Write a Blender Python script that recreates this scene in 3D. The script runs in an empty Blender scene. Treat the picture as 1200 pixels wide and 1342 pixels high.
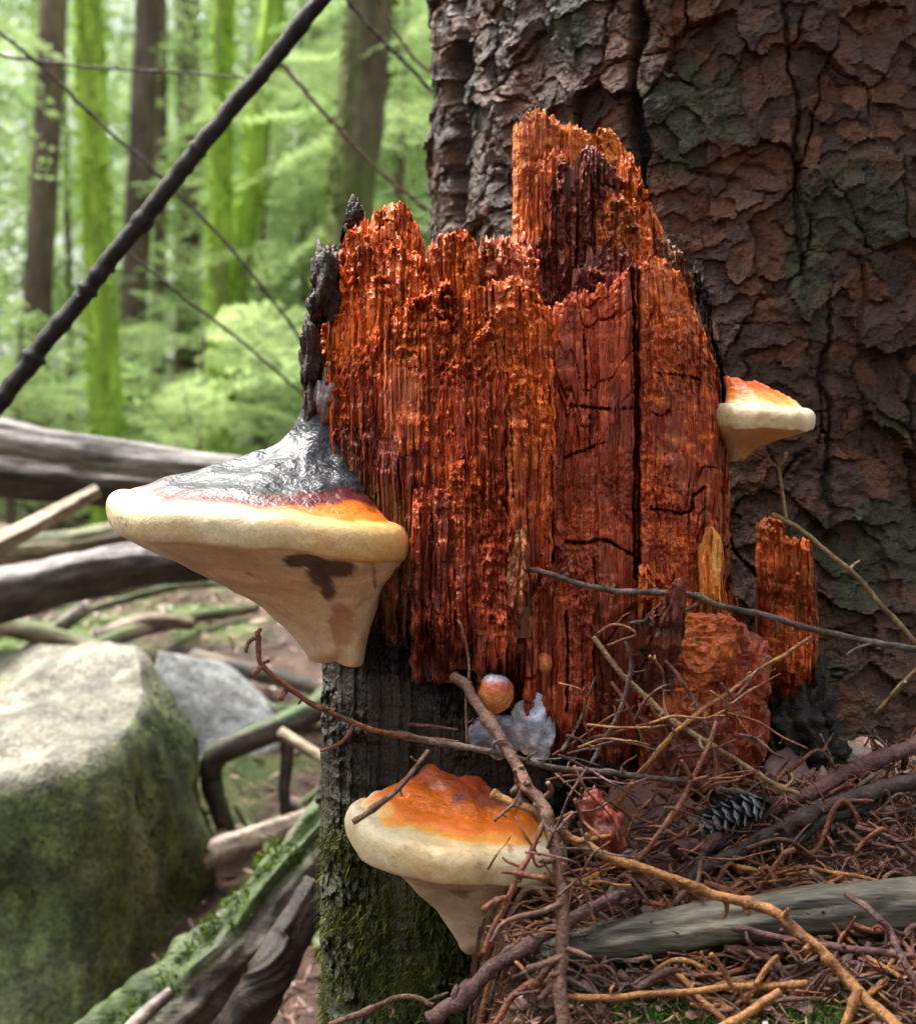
import bpy, bmesh, math, random
import numpy as np
from mathutils import Vector

R = math.radians
rng = np.random.default_rng(7)
random.seed(7)
scene = bpy.context.scene
COL = scene.collection

# ------------------------------------------------------------------ camera, sky, sun, exposure
CZ = 1.0                      # camera height (world datum is the valley floor)
PITCH = math.atan(111 / 2000) # slightly downwards
F = 2000.0                    # focal length in pixels of the 1200 x 1342 photograph
cam = bpy.data.cameras.new('camera')
cam.sensor_fit = 'HORIZONTAL'
cam.sensor_width = 36.0
cam.lens = 36.0 * F / 1200.0
cam.clip_start = 0.02
cam.clip_end = 500
cam.dof.use_dof = True
cam.dof.focus_distance = 0.985
cam.dof.aperture_fstop = 10.0
camo = bpy.data.objects.new('camera', cam)
COL.objects.link(camo)
camo.location = (0, 0, CZ)
camo.rotation_euler = (math.pi / 2 - PITCH, 0, 0)
scene.camera = camo

SUN_EL, SUN_AZ = R(62), R(-50)     # azimuth measured from +Y towards +X
world = bpy.data.worlds.new('World')
scene.world = world
world.use_nodes = True
nt = world.node_tree
sky = nt.nodes.new('ShaderNodeTexSky')
sky.sky_type = 'NISHITA'
sky.sun_disc = False
sky.sun_elevation = SUN_EL
sky.sun_rotation = SUN_AZ
sky.air_density = 1.0
sky.dust_density = 6.0
sky.ozone_density = 0.6
hs = nt.nodes.new('ShaderNodeHueSaturation')
hs.inputs['Saturation'].default_value = 0.35     # overcast: almost white
bg = nt.nodes['Background']
bg.inputs[1].default_value = 0.15
nt.links.new(sky.outputs[0], hs.inputs['Color'])
nt.links.new(hs.outputs[0], bg.inputs[0])
sun = bpy.data.lights.new('sun', 'SUN')
sun.energy = 2.0
sun.angle = R(28)
sun.color = (1.0, 0.965, 0.9)
suno = bpy.data.objects.new('sun', sun)
COL.objects.link(suno)
sd = Vector((math.cos(SUN_EL) * math.sin(SUN_AZ), math.cos(SUN_EL) * math.cos(SUN_AZ), math.sin(SUN_EL)))
suno.rotation_euler = sd.to_track_quat('Z', 'Y').to_euler()
suno.location = (-2, -1, 6)
vs = scene.view_settings
vs.view_transform = 'Standard'
vs.look = 'None'
vs.gamma = 1.0
vs.use_curve_mapping = False
vs.exposure = 2.05

scene.render.engine = 'CYCLES'
scene.cycles.use_denoising = True
scene.cycles.adaptive_threshold = 0.03
scene.cycles.max_bounces = 5
scene.cycles.diffuse_bounces = 3
scene.cycles.glossy_bounces = 2
scene.cycles.transmission_bounces = 3
scene.cycles.transparent_max_bounces = 4
scene.cycles.caustics_reflective = False
scene.cycles.caustics_refractive = False

# ------------------------------------------------------------------ helpers
cp, sp = math.cos(PITCH), math.sin(PITCH)

def W(px, py, Y):
    """world point at depth Y seen at photograph pixel (px, py); arrays welcome"""
    dx = (np.asarray(px, float) - 600) / F
    dy = -(np.asarray(py, float) - 671) / F
    fy = cp + dy * sp
    fz = -sp + dy * cp
    s = np.asarray(Y, float) / fy
    return np.stack(np.broadcast_arrays(dx * s, fy * s, CZ + fz * s), -1)

def _u(a, m):
    return np.asarray(a).astype(np.int64).astype(np.uint32) * np.uint32(m)

def _h2(n):
    n = (n ^ (n >> np.uint32(13))) * np.uint32(1274126177)
    n = n ^ (n >> np.uint32(16))
    n = n * np.uint32(668265263)
    n = n ^ (n >> np.uint32(15))
    return (n & np.uint32(0xFFFFFF)) / float(0xFFFFFF)

def _h(ix, iy, iz, seed):
    with np.errstate(over='ignore'):
        return _h2(_u(ix, 374761393) + _u(iy, 668265263) + _u(iz, 1274126177) + np.uint32((seed * 982451653) & 0xFFFFFFFF))

def vn(x, y=0.0, z=0.0, seed=0):
    """smooth value noise in [-1, 1]"""
    with np.errstate(over='ignore'):
        ax = []
        for v, m in ((x, 374761393), (y, 668265263), (z, 1274126177)):
            v = np.asarray(v, float)
            i = np.floor(v)
            f = v - i
            w = f * f * (3 - 2 * f)
            h0 = _u(i, m)
            if v.ndim == 0 and f == 0:
                ax.append(((h0, None),))
            else:
                ax.append(((h0, 1 - w), (h0 + np.uint32(m), w)))
        sd_ = np.uint32((seed * 982451653) & 0xFFFFFFFF)
        r = 0.0
        for ha, wa in ax[0]:
            for hb, wb in ax[1]:
                hab = ha + hb + sd_
                wab = wa if wb is None else (wb if wa is None else wa * wb)
                for hc, wc in ax[2]:
                    v = _h2(hab + hc)
                    if wab is not None: v = v * wab
                    if wc is not None: v = v * wc
                    r = r + v
        return r * 2 - 1

def fbm(x, y=0.0, z=0.0, seed=0, octs=4, gain=0.5):
    x, y, z = np.asarray(x, float), np.asarray(y, float), np.asarray(z, float)
    s, a, t = 0, 1.0, 0
    for k in range(octs):
        s = s + a * vn(x * 2 ** k, y * 2 ** k, z * 2 ** k, seed + 17 * k)
        t += a
        a *= gain
    return s / t

def hash1(i, seed=0):
    i = np.asarray(i)
    return _h(i, np.zeros_like(i), np.zeros_like(i), seed)

def sst(a, b, x):
    t = np.clip((np.asarray(x, float) - a) / (b - a), 0, 1)
    return t * t * (3 - 2 * t)

def mixc(a, b, t):
    a, b = np.asarray(a, float), np.asarray(b, float)
    t = np.asarray(t, float)[..., None]
    return a * (1 - t) + b * t

def tag(o, label=None, cat=None, group=None, kind=None):
    if label: o['label'] = label
    if cat: o['category'] = cat
    if group: o['group'] = group
    if kind: o['kind'] = kind
    return o

def empty(name, loc):
    o = bpy.data.objects.new(name, None)
    o.empty_display_size = 0.02
    COL.objects.link(o)
    o.location = loc
    return o

def mk(name, V, faces, mat, col=None, parent=None, smooth=True, world=True):
    """one mesh object; V in world coordinates; origin at the parent's or at the thing's own base"""
    V = np.asarray(V, float).reshape(-1, 3)
    me = bpy.data.meshes.new(name)
    if parent is not None:
        org = np.array(parent_origin(parent))
    elif world:
        org = np.array([(V[:, 0].min() + V[:, 0].max()) / 2, (V[:, 1].min() + V[:, 1].max()) / 2, V[:, 2].min()])
    else:
        org = np.zeros(3)
    L = V - org
    if isinstance(faces, (list, tuple)):
        groups = [np.asarray(f, np.int64) for f in faces if len(f)]
    else:
        groups = [np.asarray(faces, np.int64)]
    me.vertices.add(len(L))
    me.vertices.foreach_set('co', L.astype(np.float32).ravel())
    loops = np.concatenate([g.ravel() for g in groups])
    tot = np.concatenate([np.full(len(g), g.shape[1]) for g in groups])
    start = np.concatenate([[0], np.cumsum(tot)[:-1]])
    me.loops.add(len(loops))
    me.loops.foreach_set('vertex_index', loops.astype(np.int32))
    me.polygons.add(len(tot))
    me.polygons.foreach_set('loop_start', start.astype(np.int32))
    me.polygons.foreach_set('loop_total', tot.astype(np.int32))
    me.polygons.foreach_set('use_smooth', np.full(len(tot), smooth))
    me.update(calc_edges=True)
    me.validate()
    if col is not None:
        c = np.ones((len(L), 4), np.float32)
        c[:, :3] = np.clip(np.broadcast_to(np.asarray(col, float), (len(L), 3)), 0.0, 1)
        at = me.attributes.new('Col', 'FLOAT_COLOR', 'POINT')
        at.data.foreach_set('color', c.ravel())
    me.materials.append(mat)
    o = bpy.data.objects.new(name, me)
    COL.objects.link(o)
    if parent is not None:
        o.parent = parent
    else:
        o.location = org
    return o

def parent_origin(p):
    loc = Vector(p.location)
    while p.parent is not None:
        p = p.parent
        loc = loc + Vector(p.location)
    return loc

def grid_faces(nu, nv, wrap_u=False):
    """vertex index = v * nu + u"""
    u = np.arange(nu if wrap_u else nu - 1)
    v = np.arange(nv - 1)
    U, Vv = np.meshgrid(u, v)
    U2 = (U + 1) % nu
    a = Vv * nu + U
    b = Vv * nu + U2
    c = (Vv + 1) * nu + U2
    d = (Vv + 1) * nu + U
    return np.stack([a, b, c, d], -1).reshape(-1, 4)

# ------------------------------------------------------------------ materials
def M(name, rough=0.55, spec=0.5, coat=0.0, coat_rough=0.15, bumps=(), var=0.25, vscale=300.0, vstretch=(1, 1, 1), rough_var=0.0, transl=0.0, sss=0.0, fine=None):
    m = bpy.data.materials.new(name)
    m.use_nodes = True
    n = m.node_tree
    b = n.nodes['Principled BSDF']
    out = n.nodes['Material Output']
    at = n.nodes.new('ShaderNodeAttribute')
    at.attribute_name = 'Col'
    tc = n.nodes.new('ShaderNodeTexCoord')
    col = at.outputs['Color']
    if var:
        mp = n.nodes.new('ShaderNodeMapping')
        mp.inputs['Scale'].default_value = vstretch
        nz = n.nodes.new('ShaderNodeTexNoise')
        nz.inputs['Scale'].default_value = vscale
        nz.inputs['Detail'].default_value = 3
        nz.inputs['Roughness'].default_value = 0.65
        n.links.new(tc.outputs['Object'], mp.inputs[0])
        n.links.new(mp.outputs[0], nz.inputs['Vector'])
        mr = n.nodes.new('ShaderNodeMapRange')
        mr.inputs['From Min'].default_value = 0.25
        mr.inputs['From Max'].default_value = 0.75
        mr.inputs['To Min'].default_value = 1 - var
        mr.inputs['To Max'].default_value = 1 + var
        n.links.new(nz.outputs['Fac'], mr.inputs['Value'])
        mul = n.nodes.new('ShaderNodeVectorMath')
        mul.operation = 'SCALE'
        n.links.new(col, mul.inputs[0])
        n.links.new(mr.outputs[0], mul.inputs['Scale'])
        col = mul.outputs[0]
        if fine:
            mp3 = n.nodes.new('ShaderNodeMapping')
            mp3.inputs['Scale'].default_value = fine[2]
            nz3 = n.nodes.new('ShaderNodeTexNoise')
            nz3.inputs['Scale'].default_value = fine[0]
            nz3.inputs['Detail'].default_value = 2
            n.links.new(tc.outputs['Object'], mp3.inputs[0])
            n.links.new(mp3.outputs[0], nz3.inputs['Vector'])
            mr3 = n.nodes.new('ShaderNodeMapRange')
            mr3.inputs['From Min'].default_value = 0.3
            mr3.inputs['From Max'].default_value = 0.7
            mr3.inputs['To Min'].default_value = 1 - fine[1]
            mr3.inputs['To Max'].default_value = 1 + fine[1]
            n.links.new(nz3.outputs['Fac'], mr3.inputs['Value'])
            mul3 = n.nodes.new('ShaderNodeVectorMath')
            mul3.operation = 'SCALE'
            n.links.new(col, mul3.inputs[0])
            n.links.new(mr3.outputs[0], mul3.inputs['Scale'])
            col = mul3.outputs[0]
        if rough_var:
            mr2 = n.nodes.new('ShaderNodeMapRange')
            mr2.inputs['From Min'].default_value = 0.3
            mr2.inputs['From Max'].default_value = 0.7
            mr2.inputs['To Min'].default_value = max(0.05, rough - rough_var)
            mr2.inputs['To Max'].default_value = min(1, rough + rough_var)
            n.links.new(nz.outputs['Fac'], mr2.inputs['Value'])
            n.links.new(mr2.outputs[0], b.inputs['Roughness'])
    n.links.new(col, b.inputs['Base Color'])
    if not (var and rough_var):
        b.inputs['Roughness'].default_value = rough
    b.inputs['Specular IOR Level'].default_value = spec
    b.inputs['Coat Weight'].default_value = coat
    b.inputs['Coat Roughness'].default_value = coat_rough
    if sss:
        b.inputs['Subsurface Weight'].default_value = sss
        b.inputs['Subsurface Radius'].default_value = (0.006, 0.003, 0.0015)
        b.inputs['Subsurface Scale'].default_value = 1.0
    prev = None
    for (sc, st, strength, dist) in bumps:
        mp = n.nodes.new('ShaderNodeMapping')
        mp.inputs['Scale'].default_value = st
        nz = n.nodes.new('ShaderNodeTexNoise')
        nz.inputs['Scale'].default_value = sc
        nz.inputs['Detail'].default_value = 3
        nz.inputs['Roughness'].default_value = 0.6
        n.links.new(tc.outputs['Object'], mp.inputs[0])
        n.links.new(mp.outputs[0], nz.inputs['Vector'])
        bp = n.nodes.new('ShaderNodeBump')
        bp.inputs['Strength'].default_value = strength
        bp.inputs['Distance'].default_value = dist
        n.links.new(nz.outputs['Fac'], bp.inputs['Height'])
        if prev:
            n.links.new(prev, bp.inputs['Normal'])
        prev = bp.outputs[0]
    if prev:
        n.links.new(prev, b.inputs['Normal'])
        if coat:
            n.links.new(prev, b.inputs['Coat Normal'])
    if transl:
        tr = n.nodes.new('ShaderNodeBsdfTranslucent')
        n.links.new(col, tr.inputs['Color'])
        mx = n.nodes.new('ShaderNodeMixShader')
        mx.inputs[0].default_value = transl
        df = n.nodes.new('ShaderNodeBsdfDiffuse')
        n.links.new(col, df.inputs['Color'])
        n.links.new(df.outputs[0], mx.inputs[1])
        n.links.new(tr.outputs[0], mx.inputs[2])
        n.links.new(mx.outputs[0], out.inputs[0])
    return m

MAT = dict(
    wood=M('wet_rotten_wood', 0.40, 0.36, 0.10, 0.16, [(420, (1, 1, 0.09), 0.6, 0.0014), (1000, (1, 1, 0.6), 0.6, 0.0008)], 0.42, 500, (1, 1, 0.12), 0.14, fine=(1500, 0.5, (1, 1, 0.10))),
    bark=M('wet_bark', 0.40, 0.28, 0.12, 0.10, [(160, (1, 1, 0.7), 0.8, 0.004), (620, (1, 1, 1), 1.0, 0.0022)], 0.4, 260, (1, 1, 0.6), 0.16, fine=(1100, 0.5, (1, 1, .6))),
    darkbark=M('dark_wet_bark', 0.5, 0.28, 0.04, 0.25, [(240, (1, 1, 1.6), 0.8, 0.003), (900, (1, 1, 1), 0.8, 0.0014)], 0.5, 300, (1, 1, 1.6), 0.15, fine=(1100, 0.6, (1, 1, 1.3))),
    fungus_top=M('fungus', 0.42, 0.5, 0.0, 0.1, [(120, (1, 1, 1), 0.35, 0.003), (900, (1, 1, 1), 0.4, 0.0006)], 0.16, 160, (1, 1, 1), 0.0, sss=0.10, fine=(1100, 0.13, (1, 1, 1))),
    fungus_crust=M('fungus_crust', 0.42, 0.25, 0.30, 0.08, [(70, (1, 1, 1), 0.5, 0.006), (420, (1, 1, 1), 0.4, 0.0022)], 0.3, 200, (1, 1, 1), 0.1, fine=(900, 0.3, (1, 1, 1))),
    twig=M('twig_bark', 0.55, 0.25, 0.0, 0.2, [(420, (1, 1, 1), 0.9, 0.002), (1300, (1, 1, 1), 0.8, 0.001)], 0.55, 420, (1, 1, 1), 0.15, fine=(1500, 0.55, (1, 1, 1))),
    log=M('weathered_wood', 0.65, 0.4, 0.0, 0.2, [(60, (0.12, 1, 1), 0.6, 0.006), (300, (0.2, 1, 1), 0.5, 0.002)], 0.35, 90, (0.15, 1, 1), fine=(520, 0.45, (0.14, 1, 1))),
    trunk=M('forest_trunk', 0.8, 0.3, 0.0, 0.2, [(40, (1, 1, 0.4), 0.8, 0.02)], 0.4, 30, (1, 1, 0.4)),
    rock=M('boulder', 0.8, 0.35, 0.0, 0.2, [(40, (1, 1, 1), 0.6, 0.01), (220, (1, 1, 1), 0.6, 0.003)], 0.45, 45, (1, 1, 1), fine=(170, 0.45, (1, 1, 1))),
    ground=M('forest_floor', 0.75, 0.35, 0.0, 0.2, [(120, (1, 1, 1), 0.9, 0.01), (500, (1, 1, 1), 0.7, 0.004)], 0.5, 180, (1, 1, 1), fine=(700, .5, (1, 1, 1))),
    moss=M('moss', 0.8, 0.25, 0.0, 0.2, (), 0.3, 120, (1, 1, 1), transl=0.25),
    leaf=M('needle_foliage', 0.5, 0.35, 0.0, 0.2, (), 0.0, 3.0, (1, 1, 1), transl=0.5),
    litter=M('litter', 0.5, 0.45, 0.1, 0.2, (), 0.35, 260, (1, 1, 1)),
)

# ------------------------------------------------------------------ terrain
def bank_z(y):
    lo = -0.25 - 0.55 * (1.0 - y)
    hi = -0.25 + 0.03 * (y - 1.0)
    t = sst(0.93, 1.07, y)
    return lo * (1 - t) + hi * t

def terrain(x, y):
    x, y = np.asarray(x, float), np.asarray(y, float)
    b = np.maximum(bank_z(y), -0.75)
    l = np.where(y < 3, -0.62 + 0.22 * (y - 2), -0.40 + 0.03 * (np.minimum(y, 40) - 3))
    l = np.maximum(l, -0.95)
    m = sst(-0.07, 0.03, x + 0.02 * vn(y * 9, seed=3)) * (1 - sst(1.9, 3.5, y))
    z = l * (1 - m) + b * m
    z = z + 0.010 * fbm(x * 16, y * 16, seed=5) * sst(0.3, 1.0, y + 0.2) + 0.05 * fbm(x * 1.3, y * 1.3, seed=8) * sst(2.5, 6, y)
    return CZ + z

def ground_hit(px, py, lift=0.0):
    ys = np.linspace(0.45, 3.0, 700)
    P = W(px, py, ys)
    d = P[:, 2] - (terrain(P[:, 0], P[:, 1]) + lift)
    k = np.argmax(d < 0)
    return float(ys[k]) if d[k] < 0 else 1.2

def spaced(lo, hi, n, c, p):
    t = np.linspace(-1, 1, n)
    s = np.sign(t) * np.abs(t) ** p
    return np.where(s < 0, c + s * (c - lo), c + s * (hi - c))

gx = np.unique(np.concatenate([np.linspace(-0.8, 0.9, 180), -0.8 - np.geomspace(0.01, 60, 60), 0.9 + np.geomspace(0.01, 60, 60)]))
gy = np.unique(np.concatenate([np.linspace(0.45, 2.0, 160), 2.0 + np.geomspace(0.01, 100, 130), 0.45 - np.geomspace(0.01, 30, 30)]))
GX, GY = np.meshgrid(gx, gy)
GZ = terrain(GX, GY)
n1 = fbm(GX * 5, GY * 5, seed=21)
n2 = fbm(GX * 30, GY * 30, seed=22)
gc = mixc((0.045, 0.022, 0.015), (0.10, 0.052, 0.034), sst(-0.4, 0.5, n2))
mossy = sst(0.02, 0.35, n1 + 0.25 * sst(2.6, 4.5, GY)) * sst(1.7, 2.6, GY)
gc = mixc(gc, mixc((0.04, 0.07, 0.010), (0.10, 0.155, 0.02), sst(-0.5, 0.5, n2)), mossy)
mk('ground', np.stack([GX, GY, GZ], -1), grid_faces(len(gx), len(gy)), MAT['ground'], gc.reshape(-1, 3), world=False)['kind'] = 'structure'

# ------------------------------------------------------------------ generic builders
def smooth_path(pts, n):
    """Catmull-Rom through points (k, d) -> (n, d)"""
    P = np.asarray(pts, float)
    if len(P) == 2:
        t = np.linspace(0, 1, n)[:, None]
        return P[0] * (1 - t) + P[1] * t
    Q = np.vstack([2 * P[0] - P[1], P, 2 * P[-1] - P[-2]])
    seg = len(P) - 1
    t = np.linspace(0, seg - 1e-6, n)
    i = t.astype(int)
    f = (t - i)[:, None]
    p0, p1, p2, p3 = Q[i], Q[i + 1], Q[i + 2], Q[i + 3]
    return 0.5 * (2 * p1 + (p2 - p0) * f + (2 * p0 - 5 * p1 + 4 * p2 - p3) * f ** 2 + (3 * p1 - p0 - 3 * p2 + p3) * f ** 3)

def tube_geo(path, rad, sides, rough=0.0, rfreq=60.0, seed=0, twist=0.0, flute=0.0, oval=1.0):
    """closed tube with fans at both ends; returns V, [quads, tris], along (0..1 per vertex), ang"""
    P = np.asarray(path, float)
    n = len(P)
    T = np.gradient(P, axis=0)
    T /= np.linalg.norm(T, axis=1)[:, None] + 1e-12
    up = np.array([0, 0, 1.0]) if abs(T[:, 2]).mean() < 0.8 else np.array([0, 1.0, 0])
    A = np.cross(T, up)
    A /= np.linalg.norm(A, axis=1)[:, None] + 1e-12
    B = np.cross(A, T)
    ang = np.linspace(0, 2 * np.pi, sides, endpoint=False)
    s = np.concatenate([[0], np.cumsum(np.linalg.norm(np.diff(P, axis=0), axis=1))])
    AA, SS = np.meshgrid(ang, s)
    r = np.broadcast_to(np.asarray(rad, float), (n,))[:, None] * np.ones_like(AA)
    if rough:
        r = r * (1 + rough * fbm(np.cos(AA) * 1.5 + SS * rfreq * 0.3, np.sin(AA) * 1.5, SS * rfreq, seed=seed, octs=3))
    if flute:
        r = r * (1 + flute * fbm(np.cos(AA) * 3.5, np.sin(AA) * 3.5, SS * 3, seed=seed + 5, octs=3))
    V = P[:, None, :] + (np.cos(AA) * r)[..., None] * A[:, None, :] + (np.sin(AA) * r * oval)[..., None] * B[:, None, :]
    V = V.reshape(-1, 3)
    f = grid_faces(sides, n, True)
    c0, c1 = len(V), len(V) + 1
    V = np.vstack([V, P[0], P[-1]])
    k = np.arange(sides)
    t0 = np.stack([np.full(sides, c0), (k + 1) % sides, k], -1)
    o = (n - 1) * sides
    t1 = np.stack([np.full(sides, c1), o + k, o + (k + 1) % sides], -1)
    along = np.concatenate([(SS / s[-1]).ravel(), [0, 1]])
    av = np.concatenate([np.sin(AA).ravel(), [0, 0]])     # +1 = upper side
    return V, [f, np.vstack([t0, t1])], along, av

def join(geos):
    Vs, qs, ts, cs, off = [], [], [], [], 0
    for V, fs, c in geos:
        Vs.append(V)
        cs.append(np.broadcast_to(c, (len(V), 3)))
        for f in fs:
            f = np.asarray(f)
            (qs if f.shape[1] == 4 else ts).append(f + off)
        off += len(V)
    fs = []
    if qs: fs.append(np.vstack(qs))
    if ts: fs.append(np.vstack(ts))
    return np.vstack(Vs), fs, np.vstack(cs)

def ico(sub=4):
    bm = bmesh.new()
    bmesh.ops.create_icosphere(bm, subdivisions=sub, radius=1.0)
    V = np.array([v.co[:] for v in bm.verts])
    Fc = np.array([[v.index for v in f.verts] for f in bm.faces])
    bm.free()
    return V, Fc
ICO = {k: ico(k) for k in (2, 3, 4, 5)}

def blob_geo(c, r, amp, freq, seed, sub=4, sq=1.0):
    V, Fc = ICO[sub]
    D = V.copy()
    if sq != 1.0:
        D = np.sign(D) * np.abs(D) ** sq
    d = 1 + amp * fbm(V[:, 0] * freq, V[:, 1] * freq, V[:, 2] * freq, seed=seed, octs=4)
    return np.asarray(c) + D * np.asarray(r) * d[:, None], [Fc]

# ------------------------------------------------------------------ the big tree behind the stump
TC = np.array([0.272, 1.50])      # trunk centre (x, y)
TR = 0.29
def trunk_r(z):
    h = z - (CZ - 0.3)
    return TR * (1 + 0.30 * np.exp(-np.maximum(h, 0) / 0.16)) * (1 - 0.03 * h)

tree = empty('conifer_tree', (TC[0], TC[1], CZ - 0.30))
tag(tree, 'large living conifer trunk with wet flaky reddish brown bark behind the red stump', 'tree')

def bark_field(nx, nz, a0, a1, z0, z1):
    ang = np.linspace(a0, a1, nx)
    zz = np.linspace(z0, z1, nz)
    A, Z = np.meshgrid(ang, zz)
    S = A * TR
    wx = S + 0.012 * fbm(S * 22, Z * 16, seed=31) + 0.004 * fbm(S * 90, Z * 70, seed=32)
    wz = Z + 0.016 * fbm(S * 20, Z * 16, seed=33) + 0.006 * fbm(S * 80, Z * 70, seed=34)
    def voro(cw, ch, seed, jit=0.85):
        u, v = wx / cw, wz / ch
        iu, iv = np.floor(u), np.floor(v)
        f1 = np.full(u.shape, 9.0); f2 = np.full(u.shape, 9.0)
        idd = np.zeros(u.shape, np.int64); lx = np.zeros(u.shape); lz = np.zeros(u.shape)
        for a in (-1, 0, 1):
            for b in (-1, 0, 1):
                cu, cv = iu + a, iv + b
                px_ = cu + 0.5 + (_h(cu, cv, cu * 0, seed) - 0.5) * jit + 0.5 * (np.mod(cv, 2) - 0.5)
                pz_ = cv + 0.5 + (_h(cu, cv, cu * 0, seed + 1) - 0.5) * jit
                du, dv = u - px_, v - pz_
                d = np.maximum(np.abs(du), np.abs(dv)) * 0.6 + 0.4 * np.sqrt(du * du + dv * dv)
                new = d < f1
                f2 = np.where(new, f1, np.minimum(f2, d))
                f1 = np.where(new, d, f1)
                idd = np.where(new, (cu * 7919 + cv).astype(np.int64), idd)
                lx = np.where(new, du, lx); lz = np.where(new, dv, lz)
        return f1, f2, idd, lx, lz
    f1, f2, i1, lx, lz = voro(0.046, 0.058, 41)
    g1, g2, i2, mx, mz = voro(0.019, 0.017, 51, 1.0)
    hgt = 0.010 * hash1(i1, 1) + 0.007 * (hash1(i1, 2) - 0.5) * lx * 2 + 0.006 * (hash1(i1, 3) - 0.25) * (-lz) * 2
    edge = f2 - f1
    open_ = sst(-0.05, 0.35, fbm(S * 26, Z * 14, seed=36, octs=2)) * (0.25 + 0.75 * (np.abs(lx) > np.abs(lz) * 0.9))
    hgt = hgt - (0.003 + 0.009 * hash1(i1, 9)) * np.exp(-(edge / 0.035) ** 2) * open_
    # finer scales, curling up at one edge
    hgt = hgt + 0.0042 * hash1(i2, 5) + 0.0060 * (hash1(i2, 6) - 0.3) * (-mz) + 0.004 * (hash1(i2, 7) - .5) * mx
    hgt = hgt + 0.0036 * fbm(S * 80, Z * 95, seed=37, octs=5, gain=0.62) + 0.006 * fbm(S * 14, Z * 8, seed=38, octs=2)
    # thin horizontal cracks
    hc = np.abs(vn(S * 9, Z * 42, seed=57) + 0.25 * vn(S * 60, Z * 90, seed=58))
    hgt = hgt - 0.0045 * np.exp(-(hc / 0.05) ** 2) * sst(0.05, 0.3, vn(S * 24, Z * 12, seed=59))
    # deep vertical furrows
    fur = np.zeros_like(S)
    for a_px, wdt, dep, ph, zlo, zhi in ((604, 0.022, 0.040, 1, CZ + 0.10, 9), (838, 0.006, 0.018, 2, CZ + 0.17, 9), (648, 0.003, 0.008, 3, CZ + 0.22, 9),
                                         (1012, 0.003, 0.006, 4, CZ + 0.12, 9), (1058, 0.003, 0.007, 5, CZ - .08, CZ + 0.10), (1160, 0.003, 0.007, 7, CZ - .1, CZ + 0.06)):
        xw = (a_px - 600) / F * 1.26
        sx = np.arcsin(np.clip((xw - TC[0]) / TR, -0.985, 0.985)) * TR
        c = sx + 0.014 * fbm(Z * 9, ph, seed=60 + ph) + 0.006 * fbm(Z * 60, ph, seed=70 + ph)
        env = sst(zlo - 0.03, zlo + 0.03, Z) * (1 - sst(zhi - 0.03, zhi + 0.03, Z))
        k = np.exp(-((S - c) / (wdt * (0.7 + 0.5 * vn(Z * 25, ph, seed=80)))) ** 2) * env
        hgt = hgt - dep * k
        fur = np.maximum(fur, k)
    return A, Z, S, hgt, i1, i2, edge, fur

a_lo, a_hi = R(-100), R(52)
A, Z, S, H, I1, I2, ED, FU = bark_field(510, 560, a_lo, a_hi, CZ - 0.40, CZ + 0.42)
rr = trunk_r(Z) + H
# slight buttress ribs low down
rr = rr + 0.02 * np.exp(-np.maximum(Z - (CZ - 0.3), 0) / 0.12) * vn(A * 5, seed=90)
TV = np.stack([TC[0] + rr * np.sin(A), TC[1] - rr * np.cos(A), Z], -1).reshape(-1, 3)
tone = hash1(I1, 11)
fine = fbm(S * 60, Z * 45, seed=91)
tc_ = mixc((0.026, 0.013, 0.009), (0.105, 0.050, 0.033), np.clip(tone * 0.7 + 0.15 + 0.4 * fine, 0, 1))
tc_ = mixc(tc_, (0.135, 0.070, 0.054), sst(0.6, 1.0, hash1(I2, 12)) * 0.6)          # pale greyish pink scales
tc_ = mixc(tc_, (0.150, 0.064, 0.028), sst(0.66, 1.0, hash1(I2, 13)) * 0.75)         # fresh rusty scales
grn = sst(0.10, 0.45, fbm(S * 16 + 4, Z * 12, seed=92) + 0.25 * sst(CZ + 0.02, CZ - 0.22, Z))
tc_ = mixc(tc_, mixc((0.018, 0.026, 0.012), (0.055, 0.068, 0.034), sst(-0.4, 0.5, fbm(S * 120, Z * 90, seed=93))), grn * 0.9)
tc_ = mixc(tc_, (0.018, 0.013, 0.012), np.clip(FU * 1.2, 0, 1) * 0.8)               # near black inside the furrows
tc_ = (tc_ * np.array([0.76, 0.63, 0.52])).reshape(-1, 3)
TF = grid_faces(510, 560)
fid = I1.ravel()[TF[:, 0]]
order = np.argsort(fid, kind='stable')
TF = TF[order]; fid = fid[order]
cuts = np.concatenate([[0], np.nonzero(np.diff(fid))[0] + 1, [len(fid)]])
small = []
sizes = [(cuts[k + 1] - cuts[k], k) for k in range(len(cuts) - 1)]
sizes.sort(reverse=True)
keep = {k for s_, k in sizes[:290] if s_ > 120}
for k in range(len(cuts) - 1):
    fs = TF[cuts[k]:cuts[k + 1]]
    if k not in keep:
        small.append(fs)
        continue
    uq, inv = np.unique(fs.ravel(), return_inverse=True)
    mk('bark_plate', TV[uq], inv.reshape(-1, 4), MAT['bark'], tc_[uq], parent=tree, smooth=False)
if small:
    fs = np.vstack(small)
    uq, inv = np.unique(fs.ravel(), return_inverse=True)
    tag(mk('bark_scales', TV[uq], inv.reshape(-1, 4), MAT['bark'], tc_[uq], parent=tree), kind='stuff')
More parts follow.
